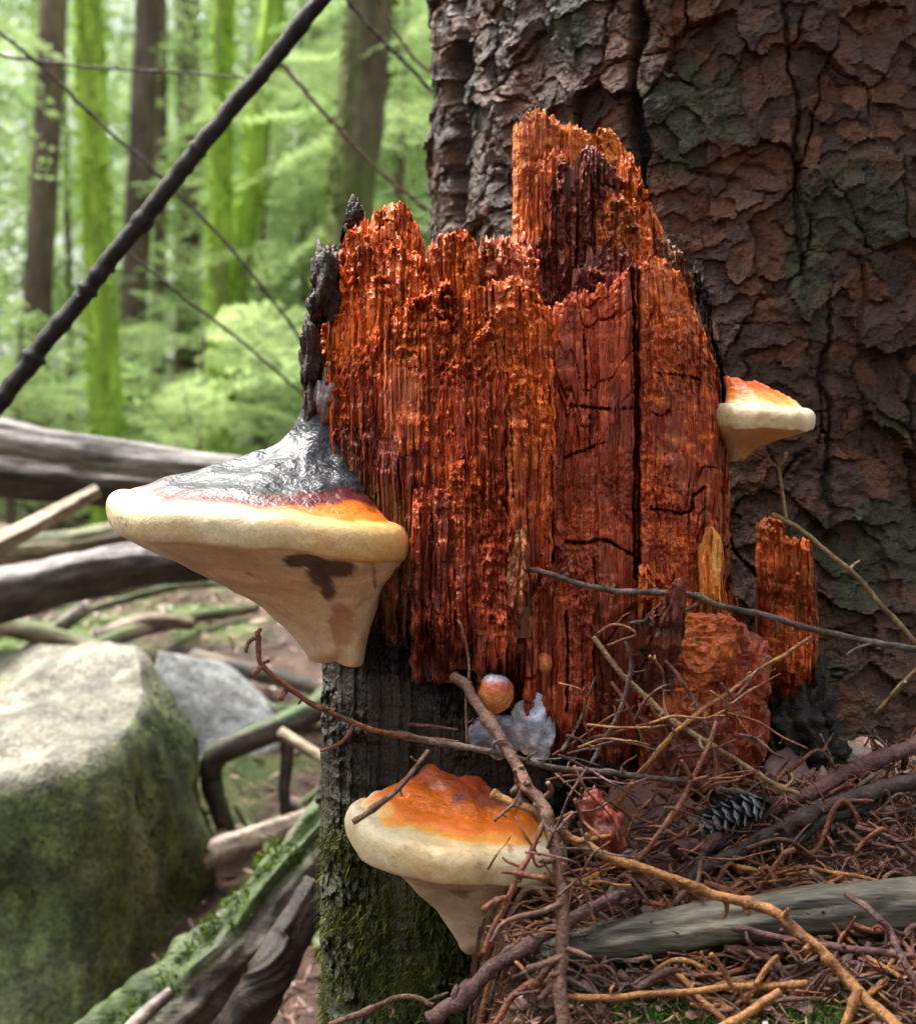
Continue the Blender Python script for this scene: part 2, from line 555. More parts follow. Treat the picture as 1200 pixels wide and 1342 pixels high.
# rest of the trunk: wood core, its back and the bole above
zz = np.linspace(CZ - 0.95, CZ + 3.6, 90)
aa = np.linspace(0, 2 * np.pi, 72, endpoint=False)
A2, Z2 = np.meshgrid(aa, zz)
front = sst(-0.25, 0.05, np.cos(A2 + R(24)) - 0.25) * (1 - sst(CZ + 0.36, CZ + 0.42, Z2)) * sst(CZ - 0.40, CZ - 0.36, Z2)
r2 = trunk_r(Z2) + 0.008 * fbm(A2 * 6, Z2 * 8, seed=95) - 0.030 * front
V2 = np.stack([TC[0] + r2 * np.sin(A2), TC[1] - r2 * np.cos(A2), Z2], -1)
mk('trunk', V2, grid_faces(72, 90, True), MAT['bark'], mixc((0.05, 0.028, 0.022), (0.12, 0.066, 0.05), sst(-0.5, 0.5, fbm(A2 * 9, Z2 * 12, seed=96))).reshape(-1, 3), parent=tree)

# ------------------------------------------------------------------ the stump
XC, YC, RX, RY = 0.045, 1.09, 0.152, 0.105
def S_front(x):
    return YC - RY * np.sqrt(np.maximum(0.03, 1 - ((np.asarray(x) - XC) / RX) ** 2))

stump = empty('broken_stump', (XC, YC, CZ - 0.45))
tag(stump, 'shattered rotten stump with wet rusty red splintered wood and a mossy dark foot', 'stump')

PAL = dict(
    orange=((0.58, 0.130, 0.020), (0.26, 0.040, 0.009)),
    yellow=((0.62, 0.200, 0.034), (0.42, 0.085, 0.015)),
    red=((0.40, 0.060, 0.015), (0.17, 0.020, 0.008)),
    dark=((0.20, 0.032, 0.015), (0.075, 0.013, 0.008)),
    purple=((0.21, 0.045, 0.032), (0.085, 0.016, 0.013)),
    pink=((0.58, 0.200, 0.090), (0.34, 0.062, 0.028)),
    olive=((0.26, 0.090, 0.024), (0.095, 0.036, 0.014)),
    bright=((0.80, 0.330, 0.070), (0.58, 0.150, 0.024)),
    bark=((0.070, 0.036, 0.030), (0.014, 0.009, 0.008)),
    foot=((0.034, 0.024, 0.017), (0.008, 0.006, 0.0045)),
)
SURF = {}

def slab(top, bot, off, thick, seed, pal='orange', pal2=None, mixz=None, fib=1.0, crumb=1.0, terr=1.0, jag=7.0, edge=0.0035, y0=None, name='wood_slab',
         cracks=(), edged=0.007, rise=0.0, mat='wood', res=1.0, label=None, lean=0.0, botfade=0.02, big=1.0, moss=None, horiz=0.0):
    top = np.asarray(top, float)
    if y0 is None and mat == 'wood':
        off = off * 1.55
    pxm = top[:, 0].mean()
    ym = (S_front((pxm - 600) / F * 1.03) if y0 is None else y0) - off
    px0, px1 = top[0, 0], top[-1, 0]
    nx = max(6, int((px1 - px0) * 0.0005 / (0.00062 / res)))
    u = np.linspace(px0, px1, nx)
    tp = np.interp(u, top[:, 0], top[:, 1])
    # splintered upper edge
    c1 = np.floor(u / 5.5 + 0.8 * vn(u / 13, seed=seed)); c2 = np.floor(u / 14 + seed)
    tp = tp - jag * (hash1(c1, seed) - 0.5) - jag * 0.9 * (hash1(c2, seed + 1) - 0.5) - jag * 0.35 * vn(u / 1.7, seed=seed + 2)
    nz = max(8, int((bot - tp.min()) * 0.0005 / (0.00115 / res)))
    t = np.linspace(0, 1, nz)
    U, Tt = np.meshgrid(u, t)
    PY = bot + (tp[None, :] - bot) * Tt
    P0 = W(U, PY, ym)
    X, Zw = P0[..., 0], P0[..., 2]
    top_d = (PY - tp[None, :]) * 0.0005            # distance below the broken edge, metres
    base = (S_front(X) if y0 is None else y0 + 6 * (X - X.mean()) ** 2) - off
    xw = X + 0.0022 * fbm(Zw * 14, X * 8, seed=seed + 3) + 0.0008 * vn(Zw * 60, X * 60, seed=seed + 4)
    y = base.copy()
    f = 0.0015 * vn(xw * 150, Zw * 5, seed=seed + 5) + 0.0010 * vn(xw * 380, Zw * 9, seed=seed + 6) + 0.0010 * vn(xw * 820, Zw * 20, seed=seed + 7)
    y += fib * f
    y += 0.0045 * big * fbm(X * 34, Zw * 17, seed=seed + 25, octs=3)
    xs = xw + 0.0085 * vn(xw * 75, Zw * 2.5, seed=seed + 30) + 0.003 * vn(xw * 260, Zw * 4, seed=seed + 31)      # bundles of uneven width
    fr = np.abs(np.mod(xs / 0.0105 + seed * .37, 1) - 0.5) * 2
    cb = np.floor(xs / 0.0105 + seed * .37 + .5)
    slit = np.exp(-((1 - fr) / 0.10) ** 2) * sst(0.1, 0.45, vn(cb * 7.3, Zw * 13, seed=seed + 26))
    y += 0.0034 * fib * slit
    hb = np.abs(vn(xs * 22, Zw * 75 + 3 * vn(xs * 60, seed=seed + 38), seed=seed + 37))
    y += 0.0035 * np.exp(-(hb / 0.06) ** 2) * sst(0.0, 0.35, vn(X * 30, Zw * 22, seed=seed + 39)) * (mat == 'wood')      # cross breaks of the brown rot
    for cw_, zl_, am_, q_ in ((0.0021, 0.030, 0.0012, 35), (0.0012, 0.014, 0.0010, 36)):
        ci_ = np.floor(xs / cw_ + 0.25 * vn(xs * 300, Zw * 30, seed=seed + q_))
        zi_ = np.floor(Zw / zl_ + 7 * hash1(ci_, seed + q_))
        y += am_ * (max(fib, .5) if mat == 'wood' else 0.35 * fib) * (_h(ci_, zi_, ci_ * 0, seed + q_) - .5) * 2
    # broken fibre bundles: the surface steps back as it climbs
    bw = 0.0050
    step_lip = np.zeros_like(X)
    for lv, (bwid, st) in enumerate(((0.0105, 0.0042), (0.0056, 0.0026), (0.0024, 0.0013))):
        cid = np.floor((xs if lv < 2 else xw + 0.002 * vn(xw * 300, seed=seed + 33)) / bwid + hash1(np.array([seed + lv]))[0] * 9)
        Hh = max((bot - tp.min()) * 0.0005, 0.02)
        nb = max(1, int(Hh / (0.055 if lv == 0 else 0.035)))
        for k in range(nb):
            zb = Zw.min() + Hh * (k + hash1(cid, seed + 31 * k + lv)) / nb
            stp = sst(0, 0.0022, Zw - zb - 0.0012 * vn(X * 900, Zw * 100, seed=seed + k))
            live = hash1(cid, seed + 77 + 13 * k + lv) > 0.35
            y += terr * st * live * (stp - 0.5)
            step_lip = np.where(live, np.maximum(step_lip, np.exp(-((Zw - zb) / 0.004) ** 2)), step_lip)
    tb = (bot - PY) * 0.0005                     # height above the slab's lower end: it dies away into the wood behind
    y += 0.020 * (1 - sst(0.0, 0.018 + botfade, tb + 0.010 * vn(X * 260, seed=seed + 18) + 0.006 * vn(X * 700, Zw * 90, seed=seed + 19)))
    cmask = sst(-0.15, 0.45, fbm(X * 26, Zw * 20, seed=seed + 8, octs=2)) + 1.2 * np.exp(-top_d / 0.012)
    cr = 1 - 2.4 * np.abs(fbm(X * 150, Zw * 120, seed=seed + 9, octs=4, gain=0.6))
    cr = np.clip(cr - 0.35, -1, 1)
    if horiz:
        y += horiz * (0.003 * fbm(X * 30, Zw * 190, seed=seed + 28, octs=4) + 0.004 * vn(X * 18, Zw * 60, seed=seed + 29))
    y += crumb * 0.0048 * cr * np.clip(cmask, 0, 1.6)
    y += crumb * 0.006 * np.exp(-top_d / 0.007) * (0.6 + 0.8 * vn(X * 300, seed=seed + 12))
    e = np.minimum(X - X.min(), X.max() - X)
    q = np.clip(1 - e / edge, 0, 1)
    y += min(thick * 0.55, edged) * (1 - np.sqrt(np.maximum(1 - q * q, 0)))
    y += lean * (PY - PY.mean()) * 0.0005
    cm = np.zeros_like(X)
    for pts, wdt, dep in cracks:
        pts = np.asarray(pts, float)
        pw = smooth_path(pts, 60)
        pp = W(pw[:, 0], pw[:, 1], ym)
        dmin = np.full(X.shape, 9.0)
        for a, b in zip(pp[:-1], pp[1:]):
            ax, az = a[0], a[2]; bx, bz = b[0], b[2]
            L2 = (bx - ax) ** 2 + (bz - az) ** 2 + 1e-12
            tt = np.clip(((X - ax) * (bx - ax) + (Zw - az) * (bz - az)) / L2, 0, 1)
            dmin = np.minimum(dmin, np.hypot(X - ax - tt * (bx - ax), Zw - az - tt * (bz - az)))
        dmin = dmin + 0.0006 * vn(X * 500, Zw * 500, seed=seed + 15)
        k = np.exp(-(np.maximum(dmin, 0) / (wdt * (0.55 + 0.35 * vn(X * 120, Zw * 120, seed=seed + 17)))) ** 2)
        y += dep * k
        cm = np.maximum(cm, k)
    # colour of the wood, with shade and lit ledges painted in
    hi, lo = PAL[pal]
    X = X + np.exp(-e / 0.004) * (0.0022 * fbm(Zw * 130, X * 40, seed=seed + 16, octs=3))
    g = fbm(xw * 260, Zw * 14, seed=seed + 10, octs=3)
    g2 = fbm(X * 34, Zw * 26, seed=seed + 11, octs=3)
    k = np.clip(0.5 + 0.75 * g + 0.65 * g2, 0, 1)
    colr = mixc(lo, hi, k)
    colr = colr * (1 + 0.25 * fbm(X * 45, Zw * 30, seed=seed + 27, octs=2))[..., None]
    if pal2:
        h2, l2 = PAL[pal2]
        c2_ = mixc(l2, h2, k)
        if mixz is None:
            mm = sst(-0.05, 0.4, fbm(X * 20, Zw * 16, seed=seed + 13, octs=2))
        else:
            mm = sst(mixz[0], mixz[1], PY + 40 * fbm(X * 30, Zw * 25, seed=seed + 14))
        colr = mixc(colr, c2_, mm)
    rim = np.exp(-top_d / 0.007) * (mat == 'wood')
    colr = mixc(colr, np.minimum(np.array(hi) * 1.25 + 0.02, 0.9), np.clip(rim * (0.4 + 0.5 * cr), 0, 1) * 0.6)  # top light on the ledges painted in as paler colour near the broken edge
    if mat == 'wood':
        colr = colr * (1.02 - 0.24 * sst(560, 860, PY) * (1 - sst(700, 840, U)))[..., None]      # shade and browner wood painted in low beside the big bracket
        sog = (1 - sst(0.006, 0.034, tb + 0.016 * fbm(X * 90, Zw * 60, seed=seed + 40))) * (bot > 790)
        colr = mixc(colr, (0.035, 0.014, 0.011), sog * 0.8)       # blackened soggy lower ends
        g3 = vn(xw * 1300, Zw * 14, seed=seed + 24)
        colr = colr * (1 + 0.22 * g3)[..., None]
        colr = mixc(colr, np.minimum(np.array(hi) * 1.15 + (0.08, 0.055, 0.035), 0.9), np.clip(cmask, 0, 1) * sst(0.05, 0.5, cr) * 0.5 * min(crumb, 1.3))
        colr = mixc(colr, np.minimum(np.array(hi) * 1.3 + (0.05, 0.035, 0.02), 0.9), np.clip(step_lip * (0.5 + 0.9 * cr), 0, 1) * 0.55)   # torn fibre ends are paler
    colr = mixc(colr, (0.030, 0.012, 0.010), np.clip(cm, 0, 1) * 0.6)
    if moss is not None:
        mm = sst(moss[0], moss[1], PY + 45 * fbm(X * 30, Zw * 30, seed=seed + 44))
        colr = mixc(colr, mixc((0.014, 0.016, 0.006), (0.050, 0.058, 0.016), sst(-.4, .5, cr)), mm * 0.7)
    # wrap: side columns, ledge rows, back
    yb = base + thick
    rows_x, rows_y, rows_z, rows_c = [X], [y], [Zw], [colr]
    ztop = Zw[-1]
    for kx in (0.25, 0.5, 0.75, 1.0):
        rows_x.append(X[-1:]); rows_y.append((y[-1] * (1 - kx) + yb[-1] * kx)[None])
        rows_z.append((ztop + rise * kx * thick + 0.0028 * crumb * vn(X[-1] * 420, kx * 3.1, seed=seed + 20) - 0.003 * (kx == 1))[None])
        rows_c.append((colr[-1] * (0.85 + 0.3 * vn(X[-1] * 300, kx * 5, seed=seed + 21)[:, None]))[None])
    rows_x.append(X[:1]); rows_y.append(yb[:1]); rows_z.append(Zw[:1]); rows_c.append(colr[:1])
    GXx, GYy, GZz, GC = np.vstack(rows_x), np.vstack(rows_y), np.vstack(rows_z), np.concatenate(rows_c)
    ybm = np.vstack([yb, np.repeat(yb[-1:], 4, 0), yb[:1]])
    GXx = np.hstack([GXx[:, :1], GXx, GXx[:, -1:]]); GZz = np.hstack([GZz[:, :1], GZz, GZz[:, -1:]])
    GYy = np.hstack([ybm[:, :1], GYy, ybm[:, -1:]]); GC = np.concatenate([GC[:, :1], GC, GC[:, -1:]], 1)
    V = np.stack([GXx, GYy, GZz], -1)
    o = mk(name, V, grid_faces(V.shape[1], V.shape[0]), MAT[mat], GC.reshape(-1, 3), parent=stump, smooth=False)
    if label: o['label'] = label
    SURF[seed] = (X, y, Zw)
    return o

# inner core so that nothing shows through between the slabs
zc = np.linspace(CZ - 0.48, CZ + 0.075, 60)
ac = np.linspace(0, 2 * np.pi, 80, endpoint=False)
AC, ZC_ = np.meshgrid(ac, zc)
fl = 1 + 0.05 * sst(CZ - 0.18, CZ - 0.42, ZC_)
rc = (0.90 + 0.05 * fbm(np.cos(AC) * 8, np.sin(AC) * 8, ZC_ * 6, seed=101)) * fl
rc = rc * np.where(ZC_ > CZ + 0.06, 0.9, 1)
VC = np.stack([XC + 0.006 + (RX - 0.008) * rc * np.sin(AC), YC + 0.012 - RY * 0.92 * rc * np.cos(AC), ZC_ + 0.02 * sst(CZ, CZ + .07, ZC_) * vn(AC * 9, seed=3)], -1).reshape(-1, 3)
ct = len(VC)
VC = np.vstack([VC, [XC, YC + 0.01, CZ + 0.06]])
k = np.arange(80)
capf = np.stack([np.full(80, ct), 59 * 80 + k, 59 * 80 + (k + 1) % 80], -1)
mk('heartwood', VC, [grid_faces(80, 60, True), capf], MAT['wood'], mixc((0.05, 0.012, 0.009), (0.15, 0.024, 0.014), sst(-.4, .5, fbm(VC[:, 0] * 90, VC[:, 1] * 90, VC[:, 2] * 12, seed=5))), parent=stump)

# back, tall spire
slab([(672, 162), (688, 149), (706, 143), (722, 150), (745, 160), (765, 165), (776, 173), (788, 164), (800, 170), (815, 182), (832, 205), (846, 235), (860, 268), (874, 300), (893, 325), (904, 345)],
     560, -0.036, 0.018, 1, 'yellow', 'orange', fib=0.55, crumb=0.5, terr=0.45, jag=7, label='tall orange spire of the stump')
slab([(690, 260), (705, 215), (722, 196), (740, 186), (752, 190)], 520, -0.029, 0.014, 2, 'orange', fib=0.8, crumb=0.8, jag=10)
slab([(700, 330), (710, 285), (724, 235), (742, 208), (770, 192), (790, 197), (808, 215), (818, 240)], 480, -0.024, 0.014, 3, 'purple', 'dark', fib=1.3, terr=1.3, jag=12,
     cracks=[([(757, 230), (757, 300), (754, 380)], 0.0011, 0.008)])
slab([(806, 205), (822, 200), (836, 222), (850, 250), (862, 285), (872, 318)], 470, -0.027, 0.014, 4, 'orange', 'yellow', fib=0.8, jag=10)
slab([(783, 275), (796, 256), (812, 248), (823, 262), (840, 262), (856, 278)], 430, -0.017, 0.012, 5, 'orange', 'olive', fib=1.0, crumb=1.2, jag=10)
slab([(748, 372), (762, 348), (776, 330), (800, 318), (815, 326), (832, 336), (852, 332)], 430, -0.011, 0.012, 6, 'purple', 'red', fib=0.9, crumb=2.0, jag=14)
slab([(858, 300), (880, 318), (900, 335), (912, 372), (925, 415), (940, 455), (952, 500), (962, 560), (970, 620)], 820, -0.014, 0.03, 7, 'olive', 'orange', fib=0.9, jag=8)
slab([(905, 346), (920, 350), (934, 380), (943, 430), (956, 470), (963, 500)], 760, -0.036, 0.02, 8, 'bark', fib=1.6, crumb=2.4, jag=12, mat='darkbark', name='bark_strip')
# right half: flat, cracked, deep red face
slab([(724, 402), (750, 386), (775, 379), (800, 372), (815, 359), (828, 346), (837, 343)], 1060, 0.000, 0.03, 10, 'red', 'dark', mixz=(620, 900), fib=0.35, crumb=0.7, terr=0.35, jag=9, edge=0.002,
     cracks=[([(831, 350), (834, 450), (836, 560), (833, 660), (835, 760)], 0.0016, 0.010), ([(740, 531), (765, 533), (800, 536), (832, 534)], 0.0010, 0.006), ([(740, 600), (765, 590), (792, 580)], 0.0012, 0.005), ([(765, 440), (767, 480), (768, 520)], 0.0008, 0.004),
             ([(740, 710), (765, 712), (790, 708), (808, 716), (832, 730)], 0.0014, 0.008), ([(778, 730), (780, 770)], 0.0008, 0.005), ([(772, 545), (773, 590)], 0.0008, 0.004)])
slab([(836, 343), (860, 334), (880, 345), (898, 362), (910, 395), (922, 420), (935, 455), (945, 482), (950, 520)], 860, 0.002, 0.03, 11, 'orange', 'red', mixz=(390, 520), fib=0.55, crumb=0.9, terr=0.45, jag=9, edge=0.002,
     cracks=[([(848, 665), (870, 668), (890, 672), (905, 668), (908, 650), (925, 640)], 0.0015, 0.009), ([(848, 540), (865, 545), (875, 538)], 0.0008, 0.004), ([(860, 490), (890, 492), (920, 496)], 0.0009, 0.005)])
# left half, upper
slab([(430, 345), (440, 318), (452, 300), (470, 286), (490, 273), (510, 262), (520, 264), (538, 270), (548, 292), (557, 322)], 520, -0.018, 0.02, 12, 'orange', 'red', fib=1.1, crumb=1.0, jag=8)
slab([(424, 378), (440, 352), (460, 330), (480, 318), (500, 325), (515, 312), (530, 322), (545, 332), (564, 352)], 520, -0.008, 0.018, 13, 'orange', 'red', fib=1.3, crumb=1.2, jag=14)
slab([(560, 328), (572, 309), (585, 300), (600, 296), (612, 302), (622, 318), (629, 338)], 480, -0.010, 0.016, 14, 'orange', 'pink', fib=1.0, crumb=1.1, jag=10)
slab([(616, 338), (630, 323), (648, 312), (665, 313), (685, 310), (700, 330), (708, 352)], 470, -0.016, 0.02, 15, 'pink', 'red', fib=0.7, crumb=2.0, jag=10, rise=0.2)
slab([(602, 382), (620, 374), (640, 371), (668, 366), (690, 366), (702, 378), (714, 396), (727, 414)], 720, 0.002, 0.02, 16, 'orange', 'red', fib=1.1, crumb=0.8, jag=6)
slab([(412, 428), (430, 420), (445, 408), (456, 366), (475, 358), (495, 352), (510, 360), (522, 400), (540, 386), (560, 373), (585, 370), (602, 386)], 640, -0.001, 0.02, 17, 'orange', 'red', fib=1.1, crumb=1.8, jag=12)
slab([(500, 420), (520, 398), (545, 402), (570, 392), (596, 388), (615, 402), (640, 405), (658, 415)], 640, 0.004, 0.018, 18, 'orange', 'pink', fib=1.0, crumb=2.0, jag=12)
slab([(408, 474), (425, 456), (440, 462), (470, 470), (500, 465), (520, 476), (546, 468), (562, 458)], 810, 0.004, 0.02, 19, 'olive', 'red', mixz=(620, 520), fib=1.2, crumb=1.5, jag=14)
slab([(540, 446), (560, 428), (585, 416), (602, 410), (625, 420), (646, 428), (664, 448)], 880, 0.007, 0.02, 20, 'orange', 'red', mixz=(430, 620), fib=1.0, crumb=1.5, jag=12)
slab([(572, 484), (598, 466), (625, 472), (650, 484), (662, 498)], 880, 0.012, 0.02, 21, 'red', 'orange', fib=1.1, crumb=1.3, jag=14)
slab([(663, 494), (676, 485), (690, 482), (706, 489), (724, 502)], 820, 0.010, 0.02, 22, 'orange', 'red', mixz=(560, 720), fib=0.7, crumb=0.8, jag=7,
     cracks=[([(668, 520), (670, 580), (672, 650)], 0.001, 0.005)])
# left half, lower
slab([(440, 560), (470, 556), (490, 545), (515, 552), (545, 545), (562, 560)], 850, 0.008, 0.02, 23, 'dark', 'olive', fib=1.5, crumb=1.0, jag=14)
slab([(537, 650), (552, 643), (566, 646), (580, 640), (594, 650)], 900, 0.016, 0.018, 24, 'red', 'dark', fib=1.7, crumb=0.7, terr=0.7, jag=8)
slab([(588, 604), (605, 590), (625, 600), (642, 614)], 880, 0.017, 0.018, 25, 'red', 'orange', fib=1.5, crumb=0.9, jag=14)
slab([(625, 665), (640, 650), (655, 662), (668, 690), (677, 732)], 915, 0.020, 0.016, 26, 'red', 'dark', fib=1.3, crumb=1.0, jag=12)
slab([(648, 806), (660, 762), (672, 716), (680, 693), (688, 702), (694, 732), (699, 792)], 840, 0.024, 0.012, 27, 'olive', 'pink', fib=0.5, crumb=0.5, terr=0.4, jag=6)
slab([(640, 830), (656, 808), (672, 815), (690, 806), (704, 822)], 935, 0.017, 0.016, 28, 'dark', fib=1.5, crumb=1.2, jag=14)
slab([(686, 802), (700, 782), (720, 748), (745, 742), (765, 754), (779, 792)], 1000, 0.016, 0.02, 29, 'red', 'dark', fib=0.7, crumb=0.6, jag=9,
     cracks=[([(742, 800), (744, 860), (742, 930)], 0.0013, 0.008)])
# lower right: crumbling blocks and bright splinters
slab([(834, 750), (848, 738), (862, 702), (872, 704), (885, 714), (900, 706), (915, 710), (930, 705), (946, 716), (958, 742), (966, 792)], 1070, 0.008, 0.026, 30, 'orange', 'red', mixz=(740, 840), fib=1.0, crumb=1.3, jag=14)
slab([(915, 722), (924, 692), (932, 688), (940, 697), (947, 702), (951, 748)], 850, 0.014, 0.010, 31, 'bright', fib=0.9, crumb=0.25, terr=0.3, jag=6, label='bright yellow orange splinter')
slab([(836, 760), (850, 740), (862, 742), (872, 750), (884, 765)], 850, 0.013, 0.012, 32, 'orange', 'red', fib=0.8, crumb=1.4, jag=10)
slab([(950, 800), (962, 770), (975, 790), (985, 830), (1000, 870)], 1060, -0.002, 0.03, 33, 'dark', 'red', fib=1.0, crumb=1.6, jag=12)
slab([(1002, 692), (1012, 679), (1028, 686), (1034, 706), (1042, 712), (1056, 714), (1068, 716), (1073, 742)], 940, 0.0, 0.03, 34, 'orange', 'olive', fib=1.1, crumb=0.9, jag=6, y0=1.085,
     label='separate upright orange splinter beside the tree')
slab([(1000, 760), (1012, 750), (1030, 745), (1050, 752), (1066, 760)], 935, 0.006, 0.02, 35, 'orange', 'red', fib=1.2, crumb=1.0, jag=12, y0=1.085)
# old bark left on the outside
slab([(394, 470), (400, 432), (410, 420), (424, 428), (440, 440)], 700, -0.012, 0.03, 40, 'bark', fib=1.5, crumb=2.6, jag=12, mat='darkbark', name='bark_strip', y0=1.05)
slab([(405, 392), (412, 352), (424, 330), (440, 314), (450, 282), (460, 266), (472, 272), (482, 290)], 470, -0.02, 0.03, 41, 'bark', fib=1.4, crumb=2.6, jag=10, mat='darkbark', name='bark_strip', y0=1.055)
for c, r, s_ in (((428, 368), (0.010, 0.014, 0.024), 3), ((464, 278), (0.006, 0.008, 0.008), 5), ((414, 400), (0.005, 0.008, 0.008), 9), ((406, 470), (0.006, 0.010, 0.028), 11), ((408, 535), (0.006, 0.010, 0.024), 12)):
    V, f = blob_geo(W(c[0], c[1], 1.045), r, 0.75, 2.4, s_, 4)
    nrm = V - V.mean(0); nrm /= np.linalg.norm(nrm, axis=1)[:, None]
    V = V + nrm * (0.006 * fbm(V[:, 0] * 120, V[:, 1] * 120, V[:, 2] * 70, seed=s_, octs=5, gain=.65))[:, None]
    mk('bark_curl', V, f, MAT['darkbark'], mixc((0.016, 0.009, 0.008), (0.085, 0.042, 0.034), sst(-.2, .6, fbm(V[:, 0] * 150, V[:, 1] * 150, V[:, 2] * 90, seed=s_))), parent=stump)
# dark weathered foot with moss
slab([(404, 850), (430, 836), (480, 824), (512, 806), (545, 838), (580, 856), (620, 866), (660, 905), (700, 930), (760, 975), (830, 1010), (900, 1020), (1000, 1000)], 1500, 0.016, 0.05, 42, 'foot', fib=0.3, crumb=2.2, terr=0.3, horiz=1.0,
     jag=12, mat='darkbark', name='foot_bark', res=0.62, edge=0.03, edged=0.027, moss=(1030, 1150), lean=-0.05)
for c, r, s_ in (((1040, 968), (0.026, 0.030, 0.032), 61), ((1012, 985), (0.018, 0.02, 0.026), 62), ((1068, 935), (0.014, 0.02, 0.034), 63), ((1080, 985), (0.016, 0.02, 0.020), 64)):
    V, f = blob_geo(W(c[0], c[1], 1.095), r, 0.7, 2.2, s_, 5)
    nrm = V - V.mean(0); nrm /= np.linalg.norm(nrm, axis=1)[:, None]
    V = V + nrm * (0.006 * fbm(V[:, 0] * 110, V[:, 1] * 110, V[:, 2] * 110, seed=s_, octs=5, gain=.65))[:, None]
    mk('foot_bark', V, f, MAT['darkbark'], mixc((0.012, 0.009, 0.008), (0.055, 0.05, 0.036), sst(-.1, .7, fbm(V[:, 0] * 120, V[:, 1] * 120, V[:, 2] * 120, seed=7))), parent=stump)
for c, r, yy, s_, cc in (((915, 848), (0.026, 0.018, 0.021), 0.992, 71, 'orange'), ((965, 885), (0.020, 0.018, 0.028), 1.005, 72, 'red'), ((893, 915), (0.021, 0.016, 0.019), 0.985, 73, 'orange'),
                         ((948, 945), (0.018, 0.016, 0.024), 0.995, 74, 'red'), ((975, 950), (0.016, 0.016, 0.030), 1.010, 75, 'red'), ((898, 985), (0.030, 0.016, 0.026), 0.985, 76, 'dark'),
                         ((945, 830), (0.009, 0.010, 0.012), 0.985, 77, 'orange')):
    V, f = blob_geo(W(c[0], c[1], yy), r, 0.45, 1.7, s_, 5, 0.72)
    hi, lo = PAL[cc]
    nn = fbm(V[:, 0] * 150, V[:, 1] * 150, V[:, 2] * 110, seed=s_)
    nrm = (V - V.mean(0)); nrm /= np.linalg.norm(nrm, axis=1)[:, None]
    V = V + nrm * (0.0040 * fbm(V[:, 0] * 190, V[:, 1] * 190, V[:, 2] * 150, seed=s_ + 1, octs=5, gain=.65))[:, None]
    V = V + nrm * (-0.0034 * np.abs(fbm(V[:, 0] * 170, V[:, 1] * 170, V[:, 2] * 120, seed=s_ + 2, octs=4, gain=.65)) + 0.0010 * (_h(np.floor(V[:, 0] / .0016), np.floor(V[:, 2] / .006), np.floor(V[:, 1] / .003), s_) - .5))[:, None]
    mk('wood_chunk', V, f, MAT['wood'], mixc(lo, hi, sst(-.5, .5, nn)) * .85, parent=stump, smooth=False)
# dark red horn-like splinter
pth = smooth_path(W(np.array([852, 862, 872, 884, 891]), np.array([900, 850, 815, 785, 758]), np.array([0.965, 0.955, 0.95, 0.945, 0.942])), 130)
V, f, al, av = tube_geo(pth, np.interp(np.linspace(0, 1, 130), [0, .3, .55, .75, .92, 1], [.014, .0135, .011, .0065, .0045, .001]), 64, 0.35, 90, 5, flute=0.5, oval=0.6)
V = V + np.stack([0 * al, 0.0016 * (_h(np.floor(V[:, 0] / .0016), np.floor(V[:, 2] / .012), np.floor(V[:, 0] * 0), 4) - .5) * 2, 0 * al], -1)
mk('horn_splinter', V, f, MAT['wood'], mixc((0.07, 0.016, 0.010), (0.22, 0.045, 0.02), sst(.4, 1, al + .3 * vn(V[:, 2] * 200))), parent=stump, smooth=False)

# moss on the foot: fine strands
def strands(P, N, L, w, seed, droop=0.6, cols=((0.03, 0.05, 0.01), (0.11, 0.17, 0.025)), curl=0.5):
    r = np.random.default_rng(seed)
    n = len(P)
    D = N + r.normal(0, 0.55, (n, 3))
    D /= np.linalg.norm(D, axis=1)[:, None]
    side = np.cross(D, r.normal(0, 1, (n, 3)))
    side /= np.linalg.norm(side, axis=1)[:, None] + 1e-9
    Ls = L * r.uniform(0.5, 1.5, n)[:, None]
    bend = np.array([0, 0, -1.0]) * droop + r.normal(0, curl, (n, 3))
    p0 = P
    p1 = P + D * Ls * 0.5 + bend * Ls * 0.12
    p2 = P + D * Ls * 0.85 + bend * Ls * 0.5
    ws = side * w * r.uniform(0.6, 1.4, n)[:, None]
    V = np.stack([p0 - ws, p0 + ws, p1 - ws * .8, p1 + ws * .8, p2], 1).reshape(-1, 3)
    b = np.arange(n)[:, None] * 5
    q = b + np.array([[0, 1, 3, 2]])
    t = b + np.array([[2, 3, 4]])
    k = np.repeat(r.uniform(0, 1, n) ** 1.4, 5)
    c = mixc(cols[0], cols[1], k)
    return V, [q, t], c

Xs, ys_, Zs = SURF[42]
def pick(seed, n, keepf):
    r = np.random.default_rng(seed)
    i = r.integers(0, Xs.shape[0], n * 6); j = r.integers(0, Xs.shape[1], n * 6)
    ok = keepf(Xs[i, j], Zs[i, j], r)
    i, j = i[ok][:n], j[ok][:n]
    P = np.stack([Xs[i, j], ys_[i, j] - 0.0003, Zs[i, j]], -1)
    return P
def keep_moss(x, z, r):
    pz = 560 - (z - CZ) * 2000
    d = sst(1040, 1140, pz + 60 * fbm(x * 40, z * 40, seed=77)) * (0.25 + 0.75 * sst(0.06, -0.02, x)) * sst(-.25, .2, fbm(x * 60, z * 45, seed=78))
    return r.uniform(0, 1, len(x)) < d
P = pick(5, 12000, keep_moss)
N = np.tile(np.array([[-0.25, -0.85, -0.15]]), (len(P), 1)); N[:, 0] += (P[:, 0] - XC) * 5
V, f, c = strands(P, N, 0.0052, 0.00035, 6, 1.1, ((0.026, 0.034, 0.010), (0.15, 0.165, 0.042)))
tag(mk('moss', V, f, MAT['moss'], c, parent=stump, smooth=False), 'dark green feathery moss on the foot of the stump', kind='stuff')
